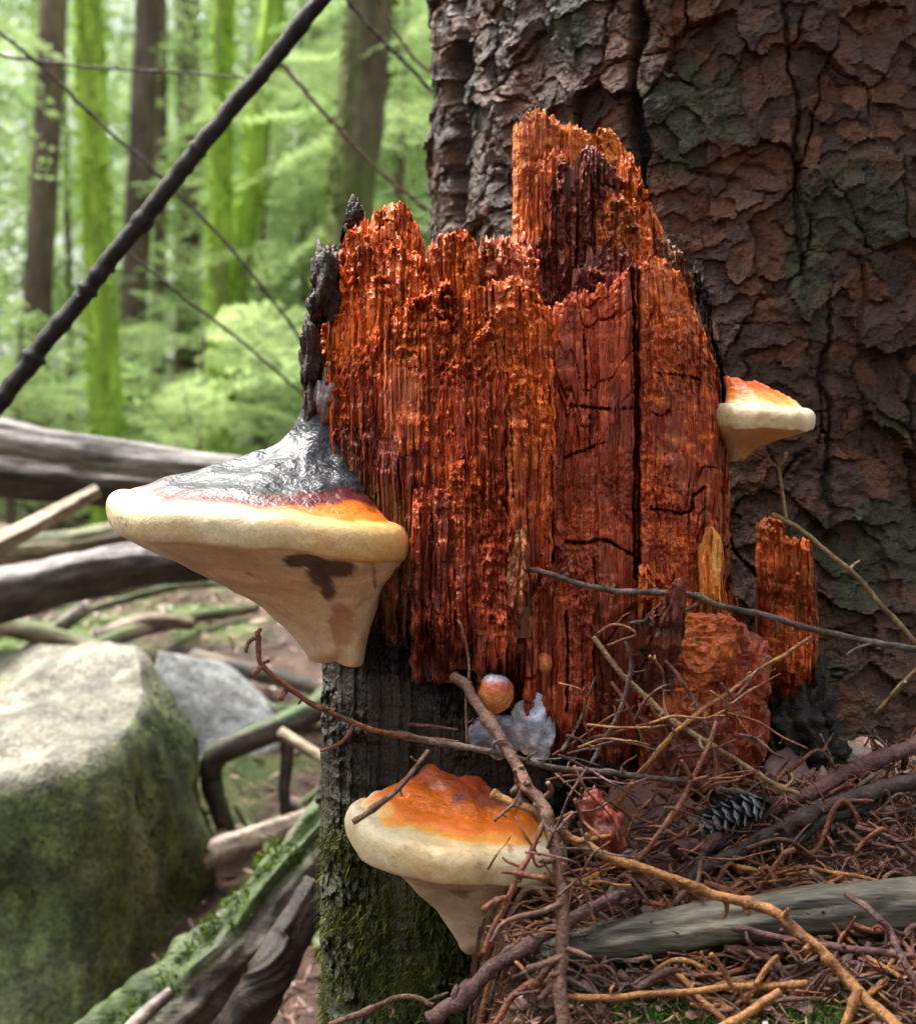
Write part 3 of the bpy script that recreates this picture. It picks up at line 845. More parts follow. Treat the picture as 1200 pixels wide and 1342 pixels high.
# pale lichen flecks higher up
P = pick(8, 500, lambda x, z, r: (r.uniform(0, 1, len(x)) < sst(0.0, -0.09, x) * sst(.15, .4, fbm(x * 70, z * 40, seed=79))) & (z > CZ - 0.27) & (z < CZ - .13))
if len(P):
    N = np.tile(np.array([[-0.2, -0.95, 0.1]]), (len(P), 1))
    V, f, c = strands(P, N, 0.0022, 0.0006, 9, 0.3, ((0.09, 0.12, 0.05), (0.22, 0.25, 0.15)))
    tag(mk('lichen', V, f, MAT['moss'], c, parent=stump, smooth=False), kind='stuff')

# ------------------------------------------------------------------ bracket fungi
def fungus(name, label, rim_c, Y, rxl, rxr, ryf, ryb, apex, tip, T, tiltx, seed, topcol, group, pw=2.0, uq=1.1, apex_w=0.16, tip_w=0.16, ady=0.05, tdy=0.01, crust_to=0.80, lobes=0.05, rimw=0.10, neck=0.0, nubk=0.3, toplump=1.0):
    """rim_c, apex, tip in photograph pixels at depth Y; radii in metres"""
    c = W(rim_c[0], rim_c[1], Y)
    ap = W(apex[0], apex[1], Y + ady) - c
    tp = W(tip[0], tip[1], Y + tdy) - c
    root = empty(name, tuple(c + np.array([0, 0, tp[2]])))
    tag(root, label, 'fungus', group)
    nt_ = 160
    th = np.linspace(0, 2 * np.pi, nt_, endpoint=False)
    cx, sy = np.cos(th), np.sin(th)
    Rx = np.where(cx < 0, rxl, rxr); Ry = np.where(sy < 0, ryf, ryb)
    lob = 1 + lobes * vn(th * 1.4 + 3, seed=seed) * np.sin(th / 2) ** 0.5 + 0.35 * lobes * vn(th * 5, seed=seed + 1)
    wave = (0.0035 * vn(th * 1.3 + 5, seed=seed + 22) + 0.0018 * vn(th * 4, seed=seed + 23)) * np.sin(th / 2) ** 0.5
    def ring(rho, z, ax, az):
        # rho: radial share 0..1, z height, axis shift
        x = c[0] + ax + Rx * lob * rho * cx
        y = c[1] + az + Ry * lob * rho * sy
        zz = c[2] + z * (1 + 0.10 * vn(th * 1.6, seed=seed + 21)) + tiltx * (Rx * rho * cx) + rho * wave
        return np.stack([x, y, np.broadcast_to(zz, x.shape)], -1)
    rows, rho_l, zone = [], [], []
    n1, n2, n3 = 70, 34, 64
    for t in np.linspace(0, 1, n1):                     # crust, from the attachment outwards
        rho = apex_w + (1 - rimw - apex_w) * t
        k = 1 - t
        h = ap[2] * ((1 - neck) * k ** pw + neck * k ** 12)
        h = h + 0.0016 * np.sin(t * 26 + 1.5 * vn(th * 2, seed=seed + 3)) * t ** 2 * (1 - t) * 3
        rows.append(ring(rho, h, ap[0] * k ** 1.3, ap[1] * k)); rho_l.append(np.full(nt_, t)); zone.append(np.zeros(nt_))
    for t in np.linspace(0, 1, n2 + 1)[1:]:             # swollen cream margin
        a = t * np.pi
        rho = (1 - rimw + rimw * np.sin(a) ** 0.8) if t < .5 else 1 - 0.05 * (1 - np.sin(a))
        h = (-T * 0.5 + T * 0.5 * np.cos(a)) * (0.95 - 0.04 * cx)
        rows.append(ring(rho, h, 0, 0)); rho_l.append(np.full(nt_, t)); zone.append(np.ones(nt_))
    for t in np.linspace(0, 1, n3 + 1)[1:]:             # pore surface running down to the tip
        rho = 0.95 - (0.95 - tip_w) * t
        h = -T * (0.95 - 0.04 * cx * (1 - t)) + (tp[2] + T) * ((1 - nubk) * t ** uq + nubk * t ** 6)
        rows.append(ring(rho, h, tp[0] * t ** 1.1, tp[1] * t)); rho_l.append(np.full(nt_, t)); zone.append(np.full(nt_, 2.0))
    last = rows[-1]; cc_ = last.mean(0)
    for a in np.linspace(0, np.pi / 2, 9)[1:-1]:
        rows.append(cc_ + (last - cc_) * np.cos(a) + np.array([0, 0, -tip_w * rxl * 0.5 * np.sin(a)])); rho_l.append(np.ones(nt_)); zone.append(np.full(nt_, 2.0))
    rows.append(np.repeat(rows[-1].mean(0)[None] + [[0, 0, -0.0003]], nt_, 0)); rho_l.append(np.ones(nt_)); zone.append(np.full(nt_, 2.0))
    V = np.stack(rows); Rh = np.stack(rho_l); Zn = np.stack(zone)
    TH = np.broadcast_to(th, Rh.shape)
    cen = V.mean((0, 1))
    d = V - cen
    d = d / (np.linalg.norm(d, axis=-1)[..., None] + 1e-9)
    fs_ = min(1.0, rxl / 0.09)
    amp = fs_ * np.where(Zn == 0, 0.0035 * toplump * (1 - Rh * 0.7), np.where(Zn == 1, 0.0010 + 0.00105 * (toplump - 1) * (1 - sst(0, .6, Rh)), 0.0030 * np.sin(np.clip(Rh, 0, 1) * np.pi) + 0.0006))
    nz = fbm(V[..., 0] * 55, V[..., 1] * 55, V[..., 2] * 55, seed=seed + 5, octs=3)
    V = V + d * (amp * nz)[..., None]
    crust_n = fbm(V[..., 0] * 160, V[..., 1] * 160, V[..., 2] * 160, seed=seed + 6)
    V = V + d * (fs_ ** 2 * np.where(Zn == 0, 0.0012 * (1 - 0.5 * Rh), np.where(Zn == 1, 0.00025 + 0.00035 * (1 - sst(0, .5, Rh)), 0.00025)) * crust_n)[..., None]
    colr = topcol(Zn, Rh, TH, V, seed)
    nv = V.shape[0]
    def part(nm, r0, r1, mat, lab=None):
        vv = V[r0:r1 + 1]
        o = mk(nm, vv.reshape(-1, 3), grid_faces(nt_, vv.shape[0], True), MAT[mat], colr[r0:r1 + 1].reshape(-1, 3), parent=root)
        if lab: o['label'] = lab
        return o
    # order of theta makes the outward side the front: flip by reversed theta
    ksplit = int(n1 * crust_to)
    part('crust', 0, ksplit, 'fungus_crust')
    part('margin', ksplit, n1 + n2 - 1, 'fungus_top')
    part('pore_surface', n1 + n2 - 1, nv - 1, 'fungus_top')
    return root

CREAM, CREAM2 = (0.65, 0.56, 0.385), (0.53, 0.39, 0.20)
def cream(V, seed, TH, lo=0.5):
    k = sst(-.5, .6, fbm(V[..., 0] * 28, V[..., 1] * 28, V[..., 2] * 28, seed=seed + 40))
    c = mixc(CREAM2, CREAM, k)
    c = mixc(c, (0.46, 0.25, 0.085), sst(.12, .5, fbm(V[..., 0] * 60, V[..., 1] * 60, V[..., 2] * 90, seed=seed + 41)) * .55)
    return mixc(c, (0.20, 0.10, 0.05), sst(.62, .85, vn(V[..., 0] * 420, V[..., 1] * 420, V[..., 2] * 420, seed=seed + 42)) * .45)

def col_big(Zn, Rh, TH, V, seed):
    n = 0.10 * fbm(V[..., 0] * 60, V[..., 1] * 60, V[..., 2] * 60, seed=seed + 8)
    right = sst(-0.3, 0.75, np.cos(TH))                     # orange band widens towards the stump
    t = np.where(Zn == 0, Rh, 1.0) + n
    grey = mixc((0.005, 0.0055, 0.008), (0.026, 0.028, 0.038), sst(-.4, .6, fbm(V[..., 0] * 90, V[..., 1] * 90, V[..., 2] * 90, seed=seed + 9)))
    c = mixc(grey, (0.075, 0.009, 0.010), sst(0.76, 0.86, t + 0.20 * right))
    c = mixc(c, mixc((0.38, 0.10, 0.05), (0.66, 0.14, 0.014), right), sst(0.90, 0.97, t + 0.12 * right))
    c = mixc(c, (0.66, 0.34, 0.10), sst(0.93, 0.97, t - 0.02 * right))
    cr = cream(V, seed, TH)
    cr = mixc(cr, (0.60, 0.32, 0.085), right * 0.7)
    m = np.where(Zn == 1, sst(0.0, 0.16, Rh + n * 0.4 - 0.06 * right), 0)
    m = np.where(Zn == 0, sst(0.965, 1.0, t - 0.05 * right), m)
    c = mixc(c, cr, m)
    under = mixc((0.50, 0.36, 0.215), (0.62, 0.48, 0.315), sst(-.5, .5, fbm(V[..., 0] * 22, V[..., 1] * 22, V[..., 2] * 22, seed=seed + 12)))
    c = np.where((Zn == 2)[..., None], under, c)
    # insect-eaten dark scar and stains on the pore surface
    def spot(px, py, rx, rz, col_, s):
        p = W(px, py, 0.93)
        dd = np.hypot((V[..., 0] - p[0]) / rx, (V[..., 2] - p[2]) / rz) + 0.45 * fbm(V[..., 0] * 190, V[..., 1] * 60, V[..., 2] * 190, seed=s)
        return np.clip(sst(1.15, 0.75, dd), 0, 1) * ((Zn == 2) & (V[..., 1] < 1.0))
    for a in ((398, 736, .014, .0055, 1), (435, 748, .016, .007, 2), (424, 778, .005, .010, 3), (415, 758, .007, .009, 4)):
        c = mixc(c, (0.035, 0.014, 0.012), spot(*a[:4], None, a[4]) * 0.95)
    c = mixc(c, (0.32, 0.14, 0.07), spot(440, 835, .010, .016, None, 6) * 0.7)
    c = mixc(c, (0.16, 0.06, 0.04), spot(486, 765, .0012, .012, None, 7) * 0.8)
    c = mixc(c, (0.25, 0.14, 0.09), spot(320, 757, .002, .002, None, 8) * 0.8)
    return c

def col_low(Zn, Rh, TH, V, seed):
    n = 0.12 * fbm(V[..., 0] * 70, V[..., 1] * 70, V[..., 2] * 70, seed=seed + 8)
    t = Rh + n
    p = sst(-.1, .4, fbm(V[..., 0] * 50, V[..., 1] * 50, V[..., 2] * 50, seed=seed + 15))
    c0 = mixc((0.42, 0.075, 0.022), (0.10, 0.060, 0.075), p)
    c0 = mixc(c0, (0.62, 0.27, 0.17), sst(.15, .5, fbm(V[..., 0] * 65, V[..., 1] * 65, V[..., 2] * 65, seed=seed + 16)) * sst(.25, .5, Rh))
    c = mixc(c0, (0.70, 0.15, 0.014), sst(0.45, 0.60, t))
    c = mixc(c, (0.72, 0.30, 0.05), sst(0.78, 0.92, t))
    c = mixc(c, (0.74, 0.40, 0.10), sst(0.90, 0.97, t))
    cr = cream(V, seed, TH)
    m = np.where(Zn == 1, 1.0, 0)
    m = np.where(Zn == 0, sst(0.92, 1.0, t), m)
    c = mixc(c, cr, m)
    under = mixc((0.50, 0.40, 0.27), (0.63, 0.52, 0.38), sst(-.5, .5, fbm(V[..., 0] * 30, V[..., 1] * 30, V[..., 2] * 30, seed=seed + 12)))
    c = np.where((Zn == 2)[..., None], under, c)
    for px, py, r_, s in ((603, 1165, .007, 1), (567, 1147, .0022, 2), (690, 1180, .003, 3), (667, 1103, .0018, 4)):
        q = W(px, py, 0.93)
        dd = np.hypot((V[..., 0] - q[0]) / r_, (V[..., 2] - q[2]) / r_) + 0.6 * fbm(V[..., 0] * 260, V[..., 1] * 60, V[..., 2] * 260, seed=s)
        c = mixc(c, (0.24, 0.10, 0.05), sst(1.1, .6, dd) * (V[..., 1] < 0.97) * 0.8)
    return c

def col_small(Zn, Rh, TH, V, seed):
    n = 0.12 * fbm(V[..., 0] * 120, V[..., 1] * 120, V[..., 2] * 120, seed=seed + 8)
    t = Rh + n
    c = mixc((0.50, 0.085, 0.016), (0.68, 0.21, 0.035), sst(0.2, 0.7, t))
    c = mixc(c, (0.78, 0.42, 0.12), sst(0.78, 0.92, t))
    cr = cream(V, seed, TH)
    m = np.where(Zn == 1, 1.0, 0)
    m = np.where(Zn == 0, sst(0.86, 0.98, t), m)
    c = mixc(c, cr, m)
    under = mixc((0.60, 0.42, 0.22), (0.45, 0.26, 0.12), sst(0.3, 1.0, Rh))
    return np.where((Zn == 2)[..., None], under, c)

GF = None
fungus('bracket_fungus', 'large bracket fungus with dark grey wet crust and broad cream rim', (345, 664), 1.0, 0.100, 0.099, 0.082, 0.06, (438, 496), (440, 852), 0.025, -0.10, 201, col_big, GF,
       pw=1.0, uq=0.95, apex_w=0.13, tip_w=0.19, crust_to=0.90, neck=0.53, nubk=.30, rimw=.15)
fungus('bracket_fungus', 'orange topped bracket fungus with cream rim half buried under fallen twigs', (604, 1072), 0.968, 0.079, 0.068, 0.075, 0.05, (636, 982), (645, 1222), 0.024, -0.15, 231, col_low, GF,
       pw=1.05, uq=1.6, apex_w=0.22, tip_w=0.34, toplump=2.6, nubk=.05, crust_to=0.72, lobes=0.10, rimw=.15)
fungus('bracket_fungus', 'small bracket fungus with plain orange top between stump and living tree', (1000, 533), 1.045, 0.0345, 0.0350, 0.033, 0.03, (968, 498), (966, 600), 0.016, -0.03, 261, col_small, GF,
       pw=0.8, uq=1.0, apex_w=0.3, tip_w=0.18, crust_to=0.6, lobes=0.06, ady=.02, rimw=.26)

# young knobs of fungus on the wet grey crust at the foot of the red wood
def knob(label, c, Y, r, seed, greytop=True, tint=None):
    V, f = blob_geo(W(c[0], c[1], Y), r, 0.55 if tint else 0.14, 2.0 if tint else 1.6, seed, 4)
    cc = W(c[0], c[1], Y)
    up = (V[:, 2] - cc[2]) / r[2] + 0.25 * fbm(V[:, 0] * 200, V[:, 1] * 200, V[:, 2] * 200, seed=seed)
    col = mixc((0.48, 0.17, 0.045), (0.42, 0.09, 0.03), sst(-.2, .4, up))
    if tint:
        col = mixc(tint[0], tint[1], sst(-.4, .4, up))
    elif greytop:
        col = mixc(col, (0.30, 0.28, 0.33), sst(.55, .8, up))
    return tag(mk('young_fungus', V, f, MAT['fungus_crust'], col), label, 'fungus')
knob('round orange fungus knob with a grey wet cap', (650, 908), 0.952, (0.0108, 0.011, 0.0125), 11)
knob('tiny orange brown fungus knob in a dark cleft of the stump', (713, 869), 0.962, (0.0052, 0.006, 0.0065), 12, False)
knob('small pinkish brown fungus knob above the bracket with the grey crust', (427, 530), 1.04, (0.0085, 0.012, 0.020), 13, tint=((0.16, 0.07, 0.055), (0.20, 0.15, 0.16)))
V, f = blob_geo(W(702, 950, 0.962), (0.012, 0.009, 0.021), 0.5, 2.0, 21, 4)
V2_, f2_ = blob_geo(W(652, 965, 0.966), (0.018, 0.008, 0.014), 0.45, 2.2, 22, 4)
VJ, FJ, CJ = join([(V, f, mixc((0.22, 0.23, 0.29), (0.52, 0.54, 0.64), sst(-.4, .4, fbm(V[:, 0] * 160, V[:, 1] * 160, V[:, 2] * 160, seed=3)))),
                   (V2_, f2_, mixc((0.10, 0.10, 0.13), (0.32, 0.33, 0.40), sst(-.4, .4, fbm(V2_[:, 0] * 160, V2_[:, 1] * 160, V2_[:, 2] * 160, seed=4))))])
tag(mk('fungus_crust', VJ, FJ, MAT['fungus_crust'], CJ), 'bluish grey wet fungus crust under the orange knob', 'fungus')

# ------------------------------------------------------------------ twigs
TW = dict(red=((0.10, 0.032, 0.018), (0.26, 0.095, 0.045)), brown=((0.075, 0.034, 0.024), (0.19, 0.105, 0.070)), tan=((0.15, 0.060, 0.022), (0.36, 0.17, 0.055)), grey=((0.045, 0.030, 0.026), (0.16, 0.12, 0.10)),
          dark=((0.028, 0.018, 0.017), (0.075, 0.048, 0.044)), black=((0.008, 0.007, 0.006), (0.026, 0.022, 0.018)), wine=((0.055, 0.024, 0.022), (0.15, 0.075, 0.070)), greentan=((0.17, 0.10, 0.045), (0.36, 0.26, 0.13)))

def twig_geo(pts, r0, r1, tone, seed, knots=0.22, sides=9, kfreq=90, step=0.0018, wobble=0.9):
    P = np.asarray(pts, float)
    Lg = np.linalg.norm(np.diff(P, axis=0), axis=1).sum()
    n = int(np.clip(Lg / step, 8, 260))
    path = smooth_path(P, n)
    s = np.linspace(0, Lg, n)
    wob = np.stack([fbm(s * 45, k * 3.3, seed=seed + k, octs=3) for k in range(3)], -1) * wobble * max(r0, r1)
    path = path + wob
    r = r0 + (r1 - r0) * (s / Lg)
    # bud scars and swellings
    kn = np.maximum(0, vn(s * 130, seed=seed + 9)) ** 3
    r = r * (1 + 0.55 * kn)
    V, f, al, av = tube_geo(path, r, sides, knots, kfreq, seed)
    lo, hi = TW[tone]
    k = sst(-.5, .6, fbm(V[:, 0] * 130, V[:, 1] * 130, V[:, 2] * 130, seed=seed + 2) + 0.25 * fbm(V[:, 0] * 500, V[:, 1] * 500, V[:, 2] * 500, seed=seed + 3))
    return V, f, mixc(lo, hi, k), path

TWN = [0]
def twig(label, px, r0, r1=None, tone='brown', nubs=4, group=None, branches=(), name='twig', nub_len=0.008, mat='twig', cat='twig', **kw):
    """px: [(px, py, Y)], radius in pixels of the photograph"""
    TWN[0] += 1
    sd_ = 1000 + 7 * TWN[0]
    r = np.random.default_rng(sd_)
    r1 = r0 * 0.6 if r1 is None else r1
    P = np.array([W(a, b, c) for a, b, c in px])
    sc_ = np.mean([p[2] for p in px]) / F * (0.86 if name == 'twig' else 1.0)
    V, f, c, path = twig_geo(P, r0 * sc_, r1 * sc_, tone, sd_, **kw)
    geos = [(V, f, c)]
    for bpx, b0, b1 in branches:
        Pb = np.array([W(a, b, cc) for a, b, cc in bpx])
        V, f, c, _ = twig_geo(Pb, b0 * sc_, b1 * sc_, tone, sd_ + 3)
        geos.append((V, f, c))
    for k in range(nubs):
        i = int(r.uniform(0.12, 0.95) * (len(path) - 2))
        T = path[i + 1] - path[i]; T /= np.linalg.norm(T) + 1e-9
        D = np.cross(T, r.normal(0, 1, 3)); D[1] *= 0.5; D = D / (np.linalg.norm(D) + 1e-9) + 0.5 * T
        ln = nub_len * r.uniform(0.3, 1.4)
        rad = (r0 + (r1 - r0) * i / len(path)) * sc_
        b = path[i]
        mid = b + D * ln * 0.6 + r.normal(0, ln * .12, 3)
        end = b + D * ln + r.normal(0, ln * .2, 3)
        V, f, c, _ = twig_geo([b, mid, end], rad * 0.6, rad * 0.4, tone, sd_ + 20 + k, sides=6)
        geos.append((V, f, c))
    V, f, c = join(geos)
    return tag(mk(name, V, f, MAT[mat], c), label, cat, group)

def g(px, py, lift=0.006):
    """a point lying on (lift above) the bank under that pixel"""
    return (px, py, ground_hit(px, py, lift))

# long ones, each with its own look
twig('reddish budded twig reaching out past the mossy foot of the stump', [(335, 826, .90), (342, 870, .90), (380, 903, .905), (420, 928, .91), (470, 948, .915), (530, 966, .92), (600, 974, .925)], 4.5, 4.0, 'red', 5,
     branches=[([(466, 946, .915), (455, 965, .91), (440, 978, .905), (420, 985, .90)], 3, 2.5), ([(335, 835, .90), (326, 842, .898), (322, 855, .896)], 4, 2.5), ([(345, 872, .90), (336, 880, .897), (331, 883, .896)], 4.5, 5),
               ([(378, 902, .905), (372, 910, .902), (368, 916, .90)], 4.5, 4.5), ([(338, 832, .90), (343, 822, .90)], 4, 3.5)])
twig('dark twig running on across the foot of the stump to the fallen cone', [(520, 962, .925), (580, 975, .92), (640, 985, .915), (720, 1006, .915), (800, 1014, .92), (880, 1022, .93), (950, 1034, .945), (985, 1044, .95)], 5, 4, 'grey', 8)
twig('thin dark twig leaning over the orange bracket to the cream rim', [(562, 985, .905), (540, 1010, .89), (510, 1045, .88), (485, 1065, .875), (465, 1078, .873)], 3.5, 5, 'brown', 2)
twig('thick grey brown stick slanting from the orange knob down over the bracket', [(600, 885, .955), (625, 918, .94), (650, 965, .92), (680, 1010, .90), (705, 1045, .885), (722, 1085, .872), (732, 1140, .862), (738, 1200, .850), (737, 1260, .84), (730, 1342, .825), (728, 1380, .82)], 9, 10.5, 'brown', 12,
     nub_len=0.012, branches=[([(736, 1185, .85), (700, 1198, .846), (660, 1210, .843), (640, 1235, .84)], 5, 3), ([(738, 1255, .84), (715, 1262, .838), (690, 1272, .836)], 6, 5), ([(742, 1245, .84), (760, 1250, .838), (775, 1256, .836)], 5, 3)])
twig('knobbly red twig hanging below the rim of the lower bracket', [(712, 1080, .873), (695, 1115, .866), (676, 1150, .862), (660, 1190, .858), (645, 1225, .855), (636, 1250, .853)], 4.5, 5, 'red', 6,
     branches=[([(672, 1145, .862), (690, 1148, .86), (722, 1150, .858)], 4.5, 5), ([(664, 1178, .858), (648, 1182, .855), (632, 1192, .853)], 4, 5)])
twig('long pale twig lying across the red wood towards the living bark', [(682, 743, .960), (720, 752, .955), (770, 768, .95), (830, 776, .95), (890, 779, .95), (930, 790, .955), (1000, 808, .97), (1080, 828, .99), (1150, 843, 1.0), (1230, 856, 1.01)], 4, 5.5, 'grey', 7,
     branches=[([(735, 752, .955), (745, 742, .95), (749, 734, .95)], 2.2, 1.8), ([(922, 789, .955), (890, 804, .95), (860, 813, .95), (826, 817, .945)], 3, 2.5), ([(1150, 842, 1.0), (1120, 850, .99), (1108, 858, .985)], 2.6, 2)])
twig('forked tan twig leaning on the living tree above the separate splinter', [(1012, 672, 1.05), (1040, 690, 1.05), (1090, 728, 1.06), (1130, 765, 1.065), (1165, 805, 1.07), (1215, 858, 1.08)], 3.2, 4.2, 'greentan', 3,
     branches=[([(1030, 684, 1.05), (1026, 650, 1.045), (1019, 608, 1.04), (1015, 602, 1.04)], 2.8, 2.2), ([(1021, 612, 1.04), (1028, 602, 1.04), (1030, 592, 1.04)], 2.4, 3.2)])
twig('straight tan twig climbing from the brown leaf to the separate splinter', [(803, 1060, .935), (840, 1010, .93), (880, 965, .93), (920, 930, .935), (960, 903, .94), (1000, 875, .95), (1030, 856, .955), (1062, 835, .96)], 4.5, 2.6, 'tan', 5)
twig('tan brown twig crossing the red blocks down to the litter', [(778, 834, .945), (800, 866, .94), (830, 900, .937), (870, 935, .935), (905, 960, .933), (945, 985, .935), (985, 1010, .94), (1020, 1030, .95), (1045, 1042, .955)], 4.2, 4.2, 'greentan', 6)
twig('bent hooked twig with a loop beside the horn shaped splinter', [(780, 832, .94), (800, 820, .935), (820, 822, .932), (833, 832, .93), (815, 838, .93), (795, 846, .93)], 2.6, 2.4, 'red', 1)
twig('curved grey twig dropping past the loop of the hooked twig', [(820, 840, .93), (827, 866, .93), (822, 900, .93), (808, 940, .93), (790, 975, .928), (772, 1003, .925)], 3.0, 3.6, 'grey', 3)
twig('reddish thin twig leaning beside the dark post of red wood', [(800, 893, .945), (818, 920, .94), (835, 955, .938), (850, 985, .936)], 2.6, 2.0, 'red', 2)
twig('thin pale red twig lying level on the dark red wood', [(770, 968, .93), (800, 962, .93), (835, 952, .932), (865, 946, .934)], 2.6, 2.2, 'red', 2, branches=[([(773, 967, .93), (768, 955, .928), (766, 948, .928)], 2.2, 1.5)])
twig('slim dark twig dropping from the horn shaped splinter', [(872, 865, .945), (890, 888, .94), (908, 915, .938), (925, 950, .936), (936, 985, .934), (940, 1040, .932)], 3, 3, 'brown', 4)
twig('forked rusty twig standing over the brown leaf', [(938, 945, .92), (925, 985, .915), (905, 1025, .91), (885, 1060, .90), (865, 1090, .895), (840, 1120, .89), (828, 1130, .888)], 3.6, 4.6, 'red', 3,
     branches=[([(905, 1022, .91), (898, 1008, .908), (893, 998, .906)], 3.8, 3), ([(903, 1026, .91), (918, 1022, .908), (928, 1019, .906)], 3.6, 3)])
twig('long yellow tan branch arching over the grey log to the mossy ground', [(640, 1040, .90), (700, 1068, .885), (760, 1105, .875), (820, 1132, .868), (880, 1155, .865), (940, 1175, .862), (1000, 1190, .855), (1040, 1215, .845), (1080, 1255, .835), (1115, 1290, .825), (1150, 1320, .815), (1180, 1360, .80)], 7, 9, 'tan', 9,
     nub_len=0.012, branches=[([(1125, 1298, .822), (1115, 1325, .815), (1100, 1350, .81)], 7, 6)])
twig('thick wine red branch leaning on the bank under the fallen cone', [g(880, 1122, 0.026), g(930, 1100, 0.026), g(990, 1072, 0.026), g(1050, 1040, 0.026), g(1110, 1012, 0.028), g(1170, 988, 0.028), g(1240, 965, 0.028)], 11, 13, 'wine', 4)
twig('dark wet branch lying below the thick wine red branch', [g(900, 1150, 0.024), g(980, 1110, 0.026), g(1040, 1078, 0.028), g(1100, 1050, 0.030), g(1160, 1030, 0.030), g(1240, 1022, 0.030)], 9, 14, 'dark', 5)
twig('black glossy twig lying beside the dark wet branch', [g(1020, 1115, 0.022), g(1060, 1090, 0.024), g(1100, 1072, 0.024), g(1150, 1050, 0.024)], 8, 6, 'black', 2)
twig('thin wine red branch lying on the litter above the thick wine red branch', [g(985, 1062, 0.022), g(1040, 1046, 0.022), g(1090, 1022, 0.024), g(1140, 1000, 0.024), g(1200, 975, 0.024)], 5, 7, 'wine', 4)
twig('dark slanting root like branch below the lower bracket', [(560, 1342, .86), (600, 1310, .862), (650, 1270, .866), (700, 1235, .87), (745, 1205, .876), (790, 1180, .885), (820, 1165, .89)], 13, 9, 'wine', 6, nub_len=.012)
twig('curved dark twig at the foot of the mossy stump', [(430, 1345, .885), (470, 1330, .88), (510, 1312, .876), (545, 1308, .872), (570, 1318, .87)], 5, 4, 'brown', 3)
twig('dark red twig crossing the end of the grey log', [g(955, 1215, .035), g(1000, 1225, .035), g(1060, 1238, .036), g(1120, 1245, .036), g(1200, 1252, .036)], 5.5, 6, 'wine', 3)
twig('arched wine red twig bowing over the grey log', [g(1108, 1175, .04), (1140, 1192, .845), (1165, 1222, .838), (1185, 1260, .83), (1210, 1310, .82)], 4.5, 6, 'wine', 3)
twig('yellow orange twig lying in front of the grey log', [(742, 1306, .835), (800, 1308, .832), (860, 1302, .83), (930, 1296, .83), (1000, 1293, .828), (1060, 1290, .826)], 5, 5.5, 'tan', 5,
     branches=[([(960, 1296, .83), (945, 1270, .828), (930, 1252, .826)], 4, 4), ([(990, 1293, .828), (1005, 1268, .83), (1018, 1255, .832)], 5, 4)])
twig('bright broken yellow twig end on the moss patch', [(940, 1345, .815), (985, 1325, .818), (1022, 1300, .822)], 6, 7, 'tan', 1)
twig('pale grey twig on the litter beside the trunk', [g(1085, 960, .01), (1120, 948, 1.17), (1150, 935, 1.15), (1180, 900, 1.12), (1215, 868, 1.1)], 3, 4.5, 'greentan', 2)
twig('tan stick at the edge of the mossy bank behind the arched twig', [g(1130, 1282, .012), g(1160, 1272, .012), g(1215, 1265, .012)], 6, 6, 'red', 2)
twig('upright red twig stub on the litter below the black twig', [g(985, 1180, .006), (1005, 1150, ground_hit(985, 1180) - .01), (1028, 1120, ground_hit(985, 1180) - .015), (1040, 1112, ground_hit(985, 1180) - .016)], 3.4, 4.4, 'red', 3)
twig('wiry dark stem standing before the left red splinters', [(612, 975, .94), (610, 920, .945), (615, 870, .95), (606, 825, .953), (600, 812, .955)], 2.4, 2.0, 'brown', 2)
twig('short pinkish twig resting on the dark foot', [(533, 950, .955), (560, 951, .95), (600, 957, .945)], 2.6, 2.2, 'wine', 1)

r_ = np.random.default_rng(77)
for k in range(60):
    x0, y0_ = (r_.uniform(735, 1010), r_.uniform(900, 1130)) if k < 40 else (r_.uniform(650, 800), r_.uniform(1010, 1230))
    ln = r_.uniform(40, 130); a = r_.uniform(-1.3, 1.3)
    Yq = min(ground_hit(x0, max(y0_, 1060), .01), r_.uniform(.90, .945)) if k < 40 else r_.uniform(.84, .88)
    pts = [(x0 + ln * t * math.cos(a) + r_.normal(0, 3), y0_ + ln * t * math.sin(a) + r_.normal(0, 3), Yq + r_.normal(0, .006)) for t in (-.5, -.15, .2, .5)]
    tone = str(r_.choice(['red', 'brown', 'wine', 'grey', 'tan', 'red']))
    look = dict(red='reddish', brown='dull brown', wine='dark wine coloured', tan='yellowish tan', grey='greyish')[tone]
    where = 'in the loose web before the lower red wood' if k < 40 else 'over the edge of the lower bracket'
    twig('thin %s dead twig leaning %s' % (look, where), pts, r_.uniform(1.6, 3.0), None, tone, int(r_.integers(0, 4)), '%s twigs leaning %s' % (look, where), nub_len=.005, sides=6, step=.003)

# background sticks between the trees
twig('thick black dead branch slanting high across the view of the forest', [(-60, 605, 1.5), (0, 525, 1.5), (100, 398, 1.5), (200, 270, 1.5), (300, 147, 1.5), (420, 0, 1.5), (520, -120, 1.5)], 12.5, 10.5, 'black', 3, name='dead_branch', cat='branch', knots=0.10, nub_len=.01, sides=14, kfreq=30, wobble=0.22, step=.004)
twig('thin level dead twig behind the black branch', [(-40, 66, 2.3), (40, 78, 2.3), (120, 88, 2.3), (210, 93, 2.3), (320, 103, 2.3)], 2.5, 1.7, 'dark', 2)
twig('long sagging dead twig behind the black branch', [(-40, 15, 2.3), (20, 58, 2.3), (70, 100, 2.3), (120, 150, 2.3), (190, 212, 2.3), (250, 270, 2.3), (310, 335, 2.3), (365, 405, 2.3), (420, 480, 2.3)], 2.8, 2.3, 'dark', 3)
twig('short drooping dead twig above the weathered pole', [(160, 325, 2.3), (210, 365, 2.3), (260, 405, 2.3), (320, 450, 2.3), (400, 520, 2.3)], 2.5, 2.3, 'dark', 2)
twig('dead twig slanting down to the bark strip of the stump', [(360, 75, 2.3), (410, 130, 2.3), (450, 175, 2.3), (500, 225, 2.3), (560, 275, 2.3)], 3.3, 2.5, 'brown', 3)
